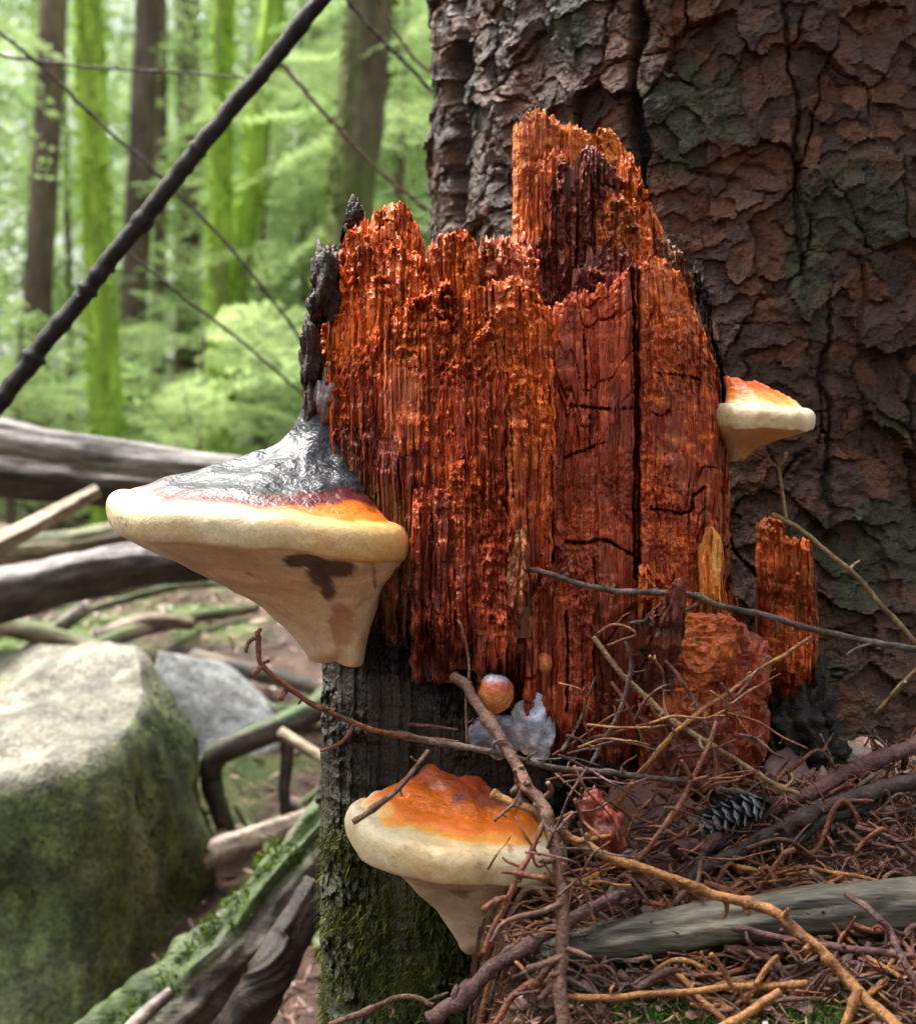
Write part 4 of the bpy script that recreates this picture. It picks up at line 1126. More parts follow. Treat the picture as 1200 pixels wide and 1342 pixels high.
twig('dead twig running in behind the living trunk', [(440, -20, 2.3), (480, 30, 2.3), (530, 82, 2.3), (590, 140, 2.3)], 3.3, 2.8, 'dark', 2)
twig('steep dead twig crossing the mossy brown tree', [(480, -30, 2.3), (510, 28, 2.3), (540, 72, 2.3), (590, 120, 2.3)], 2.7, 2.3, 'brown', 1)

# the tangle of small dead twigs on the bank
r_ = np.random.default_rng(99)
for k in range(310):
    px_ = r_.uniform(640, 1230); py_ = 1342 - (r_.uniform(0, 1) ** 1.0) * (300 if px_ < 1000 else 380)
    if py_ < 1075 + max(0, (820 - px_)) * 0.6 - max(0, px_ - 1000) * 0.45: 
        continue
    gy_ = ground_hit(px_, py_, 0.004)
    c0 = W(px_, py_, gy_)
    if c0[0] < 0.005: continue
    ln = r_.uniform(0.02, 0.075); a = r_.normal(0, 0.55) + (np.pi if r_.uniform() < .5 else 0)
    d = np.array([math.cos(a), math.sin(a), 0])
    pts = []
    for t in (-.5, -.15, .2, .5):
        q = c0 + d * ln * t + np.array([-d[1], d[0], 0]) * ln * 0.05 * r_.normal()
        q[2] = float(terrain(q[0], q[1])) + r_.uniform(0.002, 0.016 + .02 * float(sst(.86, .98, c0[1]))) + 0.004
        pts.append(q)
    tone = r_.choice(['red', 'red', 'red', 'brown', 'brown', 'wine', 'tan', 'grey'])
    rad = 0.0006 + 0.0019 * r_.uniform() ** 2
    geos = []
    V, f, c, path = twig_geo(pts, rad, rad * r_.uniform(.5, .9), tone, 3000 + k * 5, sides=6, step=.003)
    geos.append((V, f, c))
    for j in range(r_.integers(0, 6)):
        i = r_.integers(2, len(path) - 2)
        e = path[i] + d * r_.uniform(.002, .012) + r_.normal(0, 1, 3) * np.array([.008, .008, .005]) + [0, 0, .002]
        V, f, c, _ = twig_geo([path[i], (path[i] + e) / 2 + r_.normal(0, .001, 3), e], rad * .7, rad * .45, tone, 3001 + k * 5 + j, sides=5, step=.003)
        geos.append((V, f, c))
    V, f, c = join(geos)
    look = dict(red='reddish', brown='dull brown', wine='dark wine coloured', tan='yellowish tan', grey='greyish')[str(tone)]
    size = 'hair thin' if rad < .0009 else ('thin' if rad < .0016 else 'stouter')
    tag(mk('twig', V, f, MAT['twig'], c), '%s %s dead twig lying in the tangle on the needle covered bank' % (size, look), 'twig', '%s %s twigs tangled on the bank' % (size, look))

# needle and bark litter on the bank
def litter(n, seed, xr, yr, L, w, cols, lift, maskf=None, tilt=0.35):
    r = np.random.default_rng(seed)
    x = r.uniform(*xr, n); y = r.uniform(*yr, n)
    if maskf is not None:
        ok = maskf(x, y, r); x, y = x[ok], y[ok]; n = len(x)
    z = terrain(x, y) + r.uniform(0, lift, n)
    a = r.uniform(0, 2 * np.pi, n); tl = r.normal(0, tilt, n)
    d = np.stack([np.cos(a) * np.cos(tl), np.sin(a) * np.cos(tl), np.sin(tl)], -1)
    sde = np.stack([-np.sin(a), np.cos(a), r.normal(0, .4, n)], -1)
    nrm = np.cross(d, sde)
    ln = (L * r.uniform(.5, 1.6, n))[:, None]; ww = (w * r.uniform(.6, 1.5, n))[:, None]
    c = np.stack([x, y, z], -1)
    bend = nrm * ln * r.normal(0, .12, (n, 1))
    V = np.stack([c - d * ln - sde * ww * .5, c - d * ln + sde * ww * .5, c + bend - sde * ww, c + bend + sde * ww, c + d * ln - sde * ww * .4, c + d * ln + sde * ww * .4], 1).reshape(-1, 3)
    b = np.arange(n)[:, None] * 6
    f = np.vstack([b + np.array([[0, 1, 3, 2]]), b + np.array([[2, 3, 5, 4]])])
    k = np.repeat(r.uniform(0, 1, n), 6); kk = np.repeat(r.uniform(0, 1, n) ** 2, 6)
    col = mixc(mixc(cols[0], cols[1], k), cols[2], kk)
    return V, [f], col
onbank = lambda x, y, r: (x > -0.0 + 0.02 * vn(y * 30)) 
V, f, c = litter(38000, 41, (0.0, 0.62), (0.72, 1.5), 0.0050, 0.00045, ((0.09, 0.035, 0.02), (0.20, 0.085, 0.05), (0.36, 0.19, 0.09)), 0.009, onbank)
tag(mk('needle_litter', V, f, MAT['litter'], c, smooth=False), 'rusty brown fallen needles covering the bank', 'litter', kind='stuff')
V, f, c = litter(4200, 42, (0.0, 0.62), (0.75, 1.5), 0.0050, 0.0026, ((0.07, 0.035, 0.03), (0.17, 0.085, 0.065), (0.26, 0.16, 0.13)), 0.008, onbank, .3)
tag(mk('bark_litter', V, f, MAT['litter'], c, smooth=False), 'flakes of fallen bark and leaf scraps on the bank', 'litter', kind='stuff')
V, f, c = litter(6000, 43, (-1.6, 0.1), (1.5, 3.6), 0.012, 0.0022, ((0.09, 0.04, 0.025), (0.20, 0.10, 0.065), (0.30, 0.18, 0.11)), 0.01, None)
tag(mk('needle_litter', V, f, MAT['litter'], c, smooth=False), 'brown needles and scraps on the low ground beside the boulder', 'litter', kind='stuff')
# green moss tufts at the bottom of the bank
def tufts(label, centres, n, rad, L, w, seed, cols):
    r = np.random.default_rng(seed)
    P = []
    for cx_, cy_ in centres:
        a = r.uniform(0, 2 * np.pi, n); q = rad * np.sqrt(r.uniform(0, 1, n))
        x = cx_ + q * np.cos(a); y = cy_ + q * np.sin(a)
        P.append(np.stack([x, y, terrain(x, y) + .001], -1))
    P = np.vstack(P)
    V, f, c = strands(P, np.tile([[0, -.2, 1.0]], (len(P), 1)), L, w, seed, .2, cols)
    return tag(mk('moss_patch', V, f, MAT['moss'], c, smooth=False), label, 'moss', kind='stuff')
pc = []
for a in ((840, 1335), (880, 1325), (1000, 1338), (1040, 1335), (1090, 1325), (920, 1345)):
    q = W(a[0], a[1], ground_hit(*a)); pc.append((q[0], q[1]))
tufts('bright green moss patch showing through the twigs', pc, 420, 0.016, 0.006, 0.0004, 50, ((0.05, 0.12, 0.02), (0.14, 0.30, 0.05)))

# fallen grey log on the bank
def log(label, px, r0, r1, cols, seed, name='log', cat='log', sides=48, n=110, rough=.22, flute=.22, top=None, mat='log', oval=1.0, parent=None):
    P = np.array([W(a, b, c) for a, b, c in px])
    sc_ = np.mean([p[2] for p in px]) / F
    path = smooth_path(P, n)
    V, f, al, av = tube_geo(path, np.linspace(r0, r1, n) * sc_, sides, rough, 9 / max(.2, sc_ * 600), seed, flute=flute, oval=oval)
    k = sst(-.5, .5, fbm(V[:, 0] * 20, V[:, 1] * 60, V[:, 2] * 60, seed=seed + 1))
    c = mixc(cols[0], cols[1], k)
    if top is not None:
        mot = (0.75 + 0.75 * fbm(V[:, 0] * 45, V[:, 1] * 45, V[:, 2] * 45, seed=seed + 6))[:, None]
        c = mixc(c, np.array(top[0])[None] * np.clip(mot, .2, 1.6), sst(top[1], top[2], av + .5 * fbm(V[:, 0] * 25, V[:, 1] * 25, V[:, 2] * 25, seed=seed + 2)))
    crk = sst(.30, .5, fbm(V[:, 0] * 7, V[:, 1] * 170, V[:, 2] * 170, seed=seed + 8, octs=3))
    c = c * (1 - .6 * crk)[:, None]
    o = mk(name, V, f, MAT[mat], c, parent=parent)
    if parent is None: tag(o, label, cat)
    return o
log('smooth weathered greenish grey log half sunk in the twig litter', [(690, 1262, .885), (760, 1246, .885), (860, 1228, .888), (960, 1212, .892), (1060, 1200, .896), (1160, 1192, .90), (1300, 1182, .91)], 28, 42, ((0.034, 0.030, 0.021), (0.115, 0.102, 0.074)), 301,
    top=((0.030, 0.036, 0.018), 0.1, -0.5), flute=.16)

# leaves, cone and red wood crumb lying by the stump
def leaf(label, c, Y, size, yaw, pitch, col, seed, curl=.2, name='fallen_leaf', asp=.7):
    n, m = 22, 15
    u = np.linspace(0, 1, n); v = np.linspace(-1, 1, m)
    U, Vv = np.meshgrid(u, v)
    wdt = np.sin(np.pi * U ** .75) ** .7 * asp * .5 * (1 + .12 * vn(U * 14, Vv, seed=seed))
    x = U - .5; y = Vv * wdt; z = curl * (y ** 2 * 2.2 - .5 * (x ** 2)) + .035 * fbm(U * 5, Vv * 3, seed=seed) - .02 * np.exp(-(Vv / .08) ** 2)
    cy, sy = math.cos(yaw), math.sin(yaw); cpt, spt = math.cos(pitch), math.sin(pitch)
    X_, Y_, Z_ = x * cy - y * sy, x * sy + y * cy, z
    Y2, Z2_ = Y_ * cpt - Z_ * spt, Y_ * spt + Z_ * cpt
    V = np.stack([X_, Y2, Z2_], -1).reshape(-1, 3) * size + W(c[0], c[1], Y)
    V2_ = V + np.array([0, 0.0003, -.0005])
    f = grid_faces(n, m)
    k = sst(-.5, .5, fbm(U * 9, Vv * 6, seed=seed + 4)).ravel()
    cc = mixc(np.array(col) * .7, np.array(col) * 1.2, k)
    return tag(mk(name, np.vstack([V, V2_]), [f, f[:, ::-1] + len(V)], MAT['litter'], np.vstack([cc, cc])), label, 'leaf')
leaf('broad dull reddish brown dead leaf under the crossed twigs', (868, 1095), .955, .075, .3, .85, (0.17, 0.072, 0.05), 1, .25, asp=1.05)
leaf('orange brown dead leaf under the dark wet branch', (1170, 1048), 1.04, .05, .4, .5, (0.36, 0.10, 0.025), 2)
leaf('curled wine brown leaf at the foot of the dark bark lump', (1035, 1010), 1.03, .035, -.4, .9, (0.16, 0.07, 0.06), 3, .5)
leaf('greyish brown wet leaf lying flat beside the trunk', (1105, 985), 1.10, .045, .2, .35, (0.15, 0.11, 0.09), 4)
leaf('small yellow ochre leaf scrap on the litter by the trunk', (1178, 950), 1.20, .016, .8, .6, (0.48, 0.27, 0.05), 5)
leaf('small reddish leaf scrap on the litter by the trunk', (1150, 962), 1.18, .022, 2.2, .6, (0.30, 0.10, 0.06), 6)
leaf('pinkish brown leaf scrap beside the greyish brown wet leaf', (1130, 975), 1.13, .018, 1.0, .9, (0.38, 0.20, 0.14), 7)
leaf('dark red brown leaf tucked behind the small upright stub', (1120, 1090), 1.00, .05, .2, .6, (0.13, 0.045, 0.03), 8)

cone = empty('pine_cone', tuple(W(960, 1085, .955)))
tag(cone, 'dark wet fallen cone with open grey scales among the twigs', 'cone')
ca, cb = W(925, 1083, .94), W(1000, 1052, .955)
ax = (cb - ca); Lc = np.linalg.norm(ax); ax = ax / Lc
e1 = np.cross(ax, [0, 0, 1.]); e1 /= np.linalg.norm(e1); e2 = np.cross(e1, ax)
V, f, al, av = tube_geo(smooth_path([ca, (ca + cb) / 2, cb], 20), np.interp(np.linspace(0, 1, 20), [0, .3, .8, 1], [.003, .006, .006, .003]), 12)
mk('core', V, f, MAT['darkbark'], (0.02, 0.016, 0.016), parent=cone)
for k in range(42):
    t = (k + .5) / 42; a = k * 2.39996
    rd = np.interp(t, [0, .25, .8, 1], [.004, .0115, .0135, .009])
    nrm_ = e1 * math.cos(a) + e2 * math.sin(a); tn = np.cross(ax, nrm_)
    b = ca + ax * Lc * t
    U, Vv = np.meshgrid(np.linspace(0, 1, 7), np.linspace(-1, 1, 7))
    wd = .0062 * np.sin(np.pi * (.12 + .80 * U)) ** .7
    lift_ = rd * U ** .8
    pos = b + (nrm_ * 1.0)[None, None] * (lift_ - .0018 * Vv ** 2)[..., None] - (ax)[None, None] * (U * .011 - .004)[..., None] + tn[None, None] * (Vv * wd)[..., None]
    back = pos - nrm_ * .0009 + ax * .0009
    f = grid_faces(7, 7)
    cc = mixc((0.035, 0.030, 0.032), (0.17, 0.17, 0.19), sst(.35, .95, U + .2 * vn(Vv * 3, k))).reshape(-1, 3)
    mk('scale', np.vstack([pos.reshape(-1, 3), back.reshape(-1, 3)]), [f, f[:, ::-1] + 49], MAT['fungus_crust'], np.vstack([cc, cc]), parent=cone)
V1, f1_ = blob_geo(W(778, 1062, .905), (.008, .007, .012), .45, 1.8, 91, 4)
V3, f3_ = blob_geo(W(795, 1088, .900), (.010, .008, .014), .5, 2.0, 92, 4)
V4, f4_ = blob_geo(W(808, 1105, .900), (.006, .007, .007), .4, 2.0, 93, 3)
def roughen(V, a, fq, sd_):
    n_ = V - V.mean(0); n_ /= np.linalg.norm(n_, axis=1)[:, None]
    return V + n_ * (a * fbm(V[:, 0] * fq, V[:, 1] * fq, V[:, 2] * fq, seed=sd_, octs=4, gain=.65))[:, None]
V1, V3, V4 = roughen(V1, .005, 160, 1), roughen(V3, .005, 160, 2), roughen(V4, .004, 160, 3)
VJ, FJ, CJ = join([(V, f, mixc((0.08, 0.014, 0.009), (0.25, 0.038, 0.015), sst(-.4, .5, fbm(V[:, 0] * 150, V[:, 1] * 150, V[:, 2] * 150, seed=9)))) for V, f in ((V1, f1_), (V3, f3_), (V4, f4_))])
tag(mk('wood_crumb', VJ, FJ, MAT['wood'], CJ), 'dark red lump of rotten wood lying between the twigs and the brown leaf', 'wood lump')

# ------------------------------------------------------------------ boulders
def hull(pts, sub=14, smooth=3):
    bm = bmesh.new()
    for p in pts: bm.verts.new(p)
    bmesh.ops.convex_hull(bm, input=bm.verts[:])
    bmesh.ops.delete(bm, geom=[v for v in bm.verts if not v.link_faces], context='VERTS')
    bmesh.ops.triangulate(bm, faces=bm.faces[:])
    for _ in range(5):
        long_ = [e for e in bm.edges if e.calc_length() > sub]
        if not long_: break
        bmesh.ops.subdivide_edges(bm, edges=long_, cuts=1)
        bmesh.ops.triangulate(bm, faces=bm.faces[:])
    for _ in range(3):
        bmesh.ops.subdivide_edges(bm, edges=bm.edges[:], cuts=1, use_grid_fill=True)
        if len(bm.verts) > 7000: break
    bmesh.ops.triangulate(bm, faces=bm.faces[:])
    for _ in range(smooth):
        bmesh.ops.smooth_vert(bm, verts=bm.verts[:], factor=.5, use_axis_x=True, use_axis_y=True, use_axis_z=True)
    bm.normal_update(); bm.verts.index_update()
    V = np.array([v.co[:] for v in bm.verts]); N = np.array([v.normal[:] for v in bm.verts])
    Fc = np.array([[v.index for v in f.verts] for f in bm.faces])
    bm.free()
    return V, N, Fc

def boulder(label, pts, seed, pale, moss, mossk, sub=.12, amp=.014, name='boulder'):
    V, N, Fc = hull([Vector(W(*p)) for p in pts], sub)
    d = fbm(V[:, 0] * 9, V[:, 1] * 9, V[:, 2] * 9, seed=seed, octs=5)
    V = V + N * (amp * d)[:, None]
    n1 = fbm(V[:, 0] * 14, V[:, 1] * 14, V[:, 2] * 14, seed=seed + 1)
    n2 = fbm(V[:, 0] * 55, V[:, 1] * 55, V[:, 2] * 55, seed=seed + 2)
    up = N[:, 2]
    c = mixc(pale[0], pale[1], sst(-.4, .5, n1 + .5 * n2))
    side = sst(.62, .35, up + .12 * n1) * mossk
    mcol = mixc(moss[0], moss[1], sst(-.5, .6, n2 + .6 * n1))
    mcol = mixc(mcol, moss[2], sst(.12, .5, n1) * .6)
    c = mixc(c, mcol, np.clip(side * (0.85 + .3 * n2), 0, 1))
    c = mixc(c, mcol, sst(.3, .55, n1) * .5 * (mossk > 0))
    return tag(mk(name, V, Fc, MAT['rock'], c), label, 'boulder'), V, N, side
MOSSR = ((0.022, 0.036, 0.010), (0.13, 0.165, 0.045), (0.19, 0.21, 0.11))
bo, BV, BN, BS = boulder('big boulder with pale bare top and dark green mossy side', [(185, 850, 2.06), (60, 862, 2.35), (-170, 880, 2.5), (-200, 1075, 1.72), (40, 1022, 1.72), (150, 978, 1.78), (207, 893, 1.95), (262, 1000, 2.12), (292, 1150, 2.06), (270, 1300, 1.98), (110, 1440, 1.66), (-200, 1460, 1.62),
                         (150, 890, 2.6), (290, 1250, 2.5), (-200, 1300, 2.6), (210, 1420, 1.9)], 401, ((0.09, 0.083, 0.063), (0.27, 0.25, 0.19)), MOSSR, 1.0, amp=.035)
sel = np.nonzero((BS > .5) & (BN[:, 1] < .3))[0]
r_ = np.random.default_rng(5)
ii = r_.choice(sel, 9000)
keepm = fbm(BV[ii, 0] * 12, BV[ii, 1] * 12, BV[ii, 2] * 12, seed=44) > -.05
ii = ii[keepm]
Pm = BV[ii] + r_.normal(0, .006, (len(ii), 3)) * (1 - np.abs(BN[ii]))
V, f, c = strands(Pm, BN[ii], .011, .0013, 51, .7, ((0.025, 0.042, 0.010), (0.085, 0.12, 0.03)))
tag(mk('moss', V, f, MAT['moss'], c, parent=bo, smooth=False), kind='stuff')
boulder('smooth whitish boulder behind the big mossy boulder', [(205, 850, 2.5), (300, 868, 2.55), (372, 935, 2.5), (365, 985, 2.45), (300, 1010, 2.4), (230, 1000, 2.4), (200, 900, 2.45), (220, 870, 2.9), (380, 960, 2.9), (250, 1050, 2.8)], 411, ((0.28, 0.28, 0.27), (0.46, 0.47, 0.46)), MOSSR, .15, .1, .012)
for px_, py_, Y_, r0, lab in ((240, 868, 3.0, .05, 'small pale stone on the far side of the whitish boulder'), (385, 895, 2.9, .05, 'small pale stone near the arching dark root'), (410, 855, 3.3, .06, 'grey stone near the mossy far log'), (130, 838, 3.2, .06, 'low grey stone behind the top of the big boulder')):
    V, f = blob_geo(W(px_, py_, Y_), (r0, r0, r0 * .6), .4, 1.6, int(px_), 3)
    tag(mk('stone', V, f, MAT['rock'], mixc((0.20, 0.20, 0.19), (0.38, 0.38, 0.36), sst(-.4, .5, fbm(V[:, 0] * 30, V[:, 1] * 30, V[:, 2] * 30, seed=3)))), lab, 'stone')

# ------------------------------------------------------------------ fallen wood in the hollow
GREY = ((0.12, 0.105, 0.095), (0.30, 0.275, 0.255)); BRN = ((0.10, 0.07, 0.045), (0.24, 0.17, 0.11)); DRK = ((0.018, 0.013, 0.010), (0.060, 0.044, 0.034))
MG = (0.065, 0.10, 0.016)
log('long pale grey weathered pole lying across the hollow', [(-120, 548, 2.62), (20, 576, 2.6), (140, 596, 2.6), (260, 612, 2.6), (440, 632, 2.6), (560, 645, 2.6)], 24, 18, GREY, 501, name='fallen_pole', cat='pole')
log('dark log lying just under the pale grey pole', [(-150, 610, 2.72), (60, 625, 2.72), (200, 642, 2.72), (420, 665, 2.72)], 34, 26, DRK, 502, top=((0.11, 0.085, 0.07), .1, .7))
log('split light brown plank of wood propped among the logs', [(-120, 778, 2.3), (-20, 722, 2.33), (60, 680, 2.37), (128, 642, 2.4)], 36, 20, ((0.16, 0.115, 0.07), (0.36, 0.27, 0.17)), 503, oval=.45, flute=.25, name='split_plank', cat='plank')
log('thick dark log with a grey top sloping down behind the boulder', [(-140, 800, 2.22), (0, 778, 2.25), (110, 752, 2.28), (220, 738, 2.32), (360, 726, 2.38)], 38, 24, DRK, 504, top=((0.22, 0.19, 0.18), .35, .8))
log('mossy brown log wedged between plank and dark log', [(-120, 700, 2.5), (40, 720, 2.5), (180, 700, 2.5), (330, 688, 2.5)], 26, 18, BRN, 505, top=((0.14, 0.15, 0.05), -.1, .7))
log('thin pale stick leaning on the moss below the dark log', [(0, 880, 2.9), (60, 835, 2.9), (115, 795, 2.9)], 10, 9, GREY, 506, name='stick', cat='stick', sides=16, n=30)
log('low mossy log lying far back in the hollow', [(90, 830, 3.5), (200, 832, 3.5), (320, 840, 3.5), (460, 850, 3.5)], 14, 16, BRN, 507, top=(MG, -.1, .6), sides=20)
log('reddish brown rotten log behind the low mossy log', [(230, 800, 4.0), (330, 806, 4.0), (460, 800, 4.0)], 9, 8, ((0.10, 0.06, 0.045), (0.20, 0.13, 0.10)), 508, sides=20)
log('thin green sapling pole lying far back under the bracket', [(120, 806, 4.5), (260, 812, 4.5), (430, 818, 4.5)], 5, 5, BRN, 509, top=(MG, -.3, .4), sides=14, name='stick', cat='stick')
log('pale brown pole end sticking out from behind the stump', [(262, 1124, 2.0), (330, 1100, 2.03), (400, 1076, 2.06), (470, 1050, 2.1)], 17, 15, ((0.17, 0.13, 0.10), (0.40, 0.32, 0.25)), 510, name='fallen_pole', cat='pole', sides=24)
log('short tan stick poking out beside the stump', [(368, 960, 2.1), (400, 980, 2.08), (440, 1006, 2.06)], 8, 8, ((0.20, 0.15, 0.09), (0.36, 0.28, 0.18)), 511, name='stick', cat='stick', sides=16, n=24)
r_ = np.random.default_rng(61)
for k in range(34):
    px_, Yd = r_.uniform(20, 470), r_.uniform(2.5, 6.0)
    q = W(px_, 800, Yd); gx_, gy_ = q[0], q[1]
    if k > 24: gx_, gy_ = r_.uniform(-.34, -.16), r_.uniform(1.75, 2.6)
    a = r_.uniform(-1.3, 1.3); ln = r_.uniform(.15, .6) * (1 if k <= 24 else .35)
    pts = []
    for t in (-.5, 0, .5):
        x_, y_ = gx_ + ln * t * math.cos(a), gy_ + ln * t * math.sin(a)
        pts.append([x_, y_, float(terrain(x_, y_)) + r_.uniform(.005, .06)])
    path = smooth_path(pts, 30)
    V, f, al, av = tube_geo(path, np.linspace(1, r_.uniform(.5, .9), 30) * r_.uniform(.008, .026) * (1 if k <= 24 else .5), 14, .25, 10, 900 + k, flute=.2)
    c = mixc(DRK[0], BRN[1], sst(-.5, .5, fbm(V[:, 0] * 30, V[:, 1] * 30, V[:, 2] * 30, seed=k)) * r_.uniform(.5, 1.3))
    c = mixc(c, (0.06, 0.095, 0.014), sst(.1, .7, av + .6 * fbm(V[:, 0] * 20, V[:, 1] * 20, V[:, 2] * 20, seed=k + 3)) * (k % 3 > 0) * .8)
    tag(mk('stick', V, f, MAT['log'], c), ('moss streaked ' if k % 3 > 0 else 'bare brown ') + ('dead branch lying in the debris of the hollow behind the boulder' if k <= 24 else 'small dead stick on the brown litter beside the arching root'), 'stick', ('mossy ' if k % 3 > 0 else 'bare ') + ('dead branches strewn in the hollow' if k <= 24 else 'sticks beside the root'))
root = empty('arching_root', tuple(W(300, 1090, 2.15))); tag(root, 'dark arching root with two legs and a mossy back', 'root')
log(None, [(470, 880, 2.25), (420, 925, 2.2), (370, 952, 2.15), (320, 972, 2.12), (285, 990, 2.12), (276, 1020, 2.12), (285, 1055, 2.12), (300, 1095, 2.12)], 20, 11, DRK, 512, name='arch', top=((0.05, 0.085, 0.016), .45, 1.0), parent=root, sides=20)
log(None, [(376, 945, 2.15), (376, 990, 2.14), (372, 1030, 2.13), (374, 1068, 2.13)], 10, 7, DRK, 513, name='leg', parent=root, sides=16, n=40)
lo_ = log('thick mossy log slanting up beside the foot of the stump', [(110, 1420, 1.52), (190, 1345, 1.55), (260, 1282, 1.58), (330, 1212, 1.62), (400, 1120, 1.66), (470, 1040, 1.72)], 52, 40, ((0.06, 0.05, 0.04), (0.17, 0.14, 0.11)), 514, top=((0.055, 0.085, 0.014), .25, .85), flute=.45, rough=.45)
P = np.array([W(a, b, c) for a, b, c in ((110, 1420, 1.52), (190, 1345, 1.55), (260, 1282, 1.58), (330, 1212, 1.62), (400, 1120, 1.66))])
pt = smooth_path(P, 4000); r_ = np.random.default_rng(8)
an = r_.uniform(0, 2 * np.pi, 4000)
T = np.gradient(pt, axis=0); T /= np.linalg.norm(T, axis=1)[:, None]
e1_ = np.cross(T, [0, 0, 1.]); e1_ /= np.linalg.norm(e1_, axis=1)[:, None]; e2_ = np.cross(e1_, T)
Nn = np.cos(an)[:, None] * e1_ + np.sin(an)[:, None] * e2_
Pm = pt + Nn * .036
ok = (np.sin(an) + .8 * fbm(pt[:, 0] * 30, pt[:, 1] * 30, np.sin(an) * 2, seed=2)) > .55
V, f, c = strands(Pm[ok], Nn[ok], .010, .0012, 52, .6, ((0.035, 0.06, 0.01), (0.13, 0.19, 0.028)))
tag(mk('moss', V, f, MAT['moss'], c, parent=lo_, smooth=False), kind='stuff')
log('gnarled dark brown root at the foot of the stump', [(290, 1390, 1.5), (340, 1300, 1.38), (380, 1230, 1.40), (420, 1160, 1.42)], 30, 24, DRK, 515, name='gnarled_root', cat='root', rough=.3, flute=.25, mat='darkbark')
log('pale wet root end beside the gnarled dark root', [(130, 1400, 1.42), (180, 1340, 1.44), (225, 1300, 1.46)], 12, 8, ((0.12, 0.09, 0.08), (0.25, 0.20, 0.17)), 516, name='gnarled_root', cat='root', sides=16)

# ------------------------------------------------------------------ the forest behind
def frond_template(seed, nb=15, drp=.25):
    r = np.random.default_rng(seed)
    Q = []
    for k in range(nb):
        x0 = (k + .6) / nb
        for sgn in (-1, 1):
            L = .42 * (1 - x0) ** .75 * min(1, (x0 + .12) * 3) * r.uniform(.75, 1.15) + .03
            a = R(58) * r.uniform(.85, 1.1)
            d = np.array([math.cos(a), sgn * math.sin(a), -r.uniform(0, .25)])
            m = max(3, int(L / .030))
            for j in range(m):
                b = np.array([x0, 0, -drp * x0 ** 2]) + d * L * (j + .5) / m
                for s2 in (-1, 1):
                    pa = a * sgn + s2 * R(50)
                    ld = np.array([math.cos(pa), math.sin(pa), r.normal(0, .25)])
                    ln = .034 * r.uniform(.7, 1.3); w = .0085 * r.uniform(.8, 1.4)
                    sd_ = np.array([-ld[1], ld[0], r.normal(0, .3)])
                    Q.append([b - sd_ * w * .5, b + ld * ln * .5 - sd_ * w, b + ld * ln, b + ld * ln * .5 + sd_ * w])
    return np.array(Q)           # (n, 4, 3)
FT = [frond_template(60 + k) for k in range(3)]

def crown_geo(seed, n, z0, z1, L0, L1, droop=.25, sub=1.0, tint=0.0):
    """fronds set around a stem from z0 to z1 (lengths L0 at the bottom, L1 at the top)"""
    r = np.random.default_rng(seed)
    out, cols = [], []
    for k in range(n):
        t = r.uniform(0, 1)
        z = z0 + (z1 - z0) * t
        L = (L0 + (L1 - L0) * t) * r.uniform(.6, 1.25)
        yaw = r.uniform(0, 2 * np.pi); pit = -droop + r.normal(0, .22) + .35 * t; roll = r.normal(0, .3)
        T = FT[r.integers(0, 3)]
        if sub < 1:
            T = T[r.uniform(0, 1, len(T)) < sub]
        p = T.reshape(-1, 3) * L
        y_, z_ = p[:, 1] * math.cos(roll) - p[:, 2] * math.sin(roll), p[:, 1] * math.sin(roll) + p[:, 2] * math.cos(roll)
        x_, z_ = p[:, 0] * math.cos(pit) - z_ * math.sin(pit), p[:, 0] * math.sin(pit) + z_ * math.cos(pit)
        x_ = x_ + r.uniform(0, .12)
        X_, Y_ = x_ * math.cos(yaw) - y_ * math.sin(yaw), x_ * math.sin(yaw) + y_ * math.cos(yaw)
        out.append(np.stack([X_, Y_, z_ + z], -1))
        v = np.repeat(r.uniform(.75, 1.25) * r.uniform(.8, 1.2, len(T)), 4)[:, None]
        cols.append(mixc((0.24, 0.37, 0.13), (0.48, 0.58, 0.27), np.repeat(np.clip(r.normal(.5, .25) + tint + r.normal(0, .15, len(T)), 0, 1), 4)) * v)
    V = np.vstack(out)
    f = np.arange(len(V)).reshape(-1, 4)
    return V, f, np.vstack(cols)

def mesh_only(name, V, f, mat, col):
    o = mk(name, V, f, mat, col, smooth=False, world=False)
    me = o.data
    bpy.data.objects.remove(o)
    return me
CR = [mesh_only('crown', *a[:2], MAT['leaf'], a[2]) for a in
      [crown_geo(80, 46, .15, 2.6, .95, .45), crown_geo(81, 60, .3, 4.2, 1.15, .6), crown_geo(82, 26, .05, 1.1, .8, .4, .15, 1, .15), crown_geo(83, 70, 1.0, 7.5, 1.7, .9, .3, .8, -.1)]]

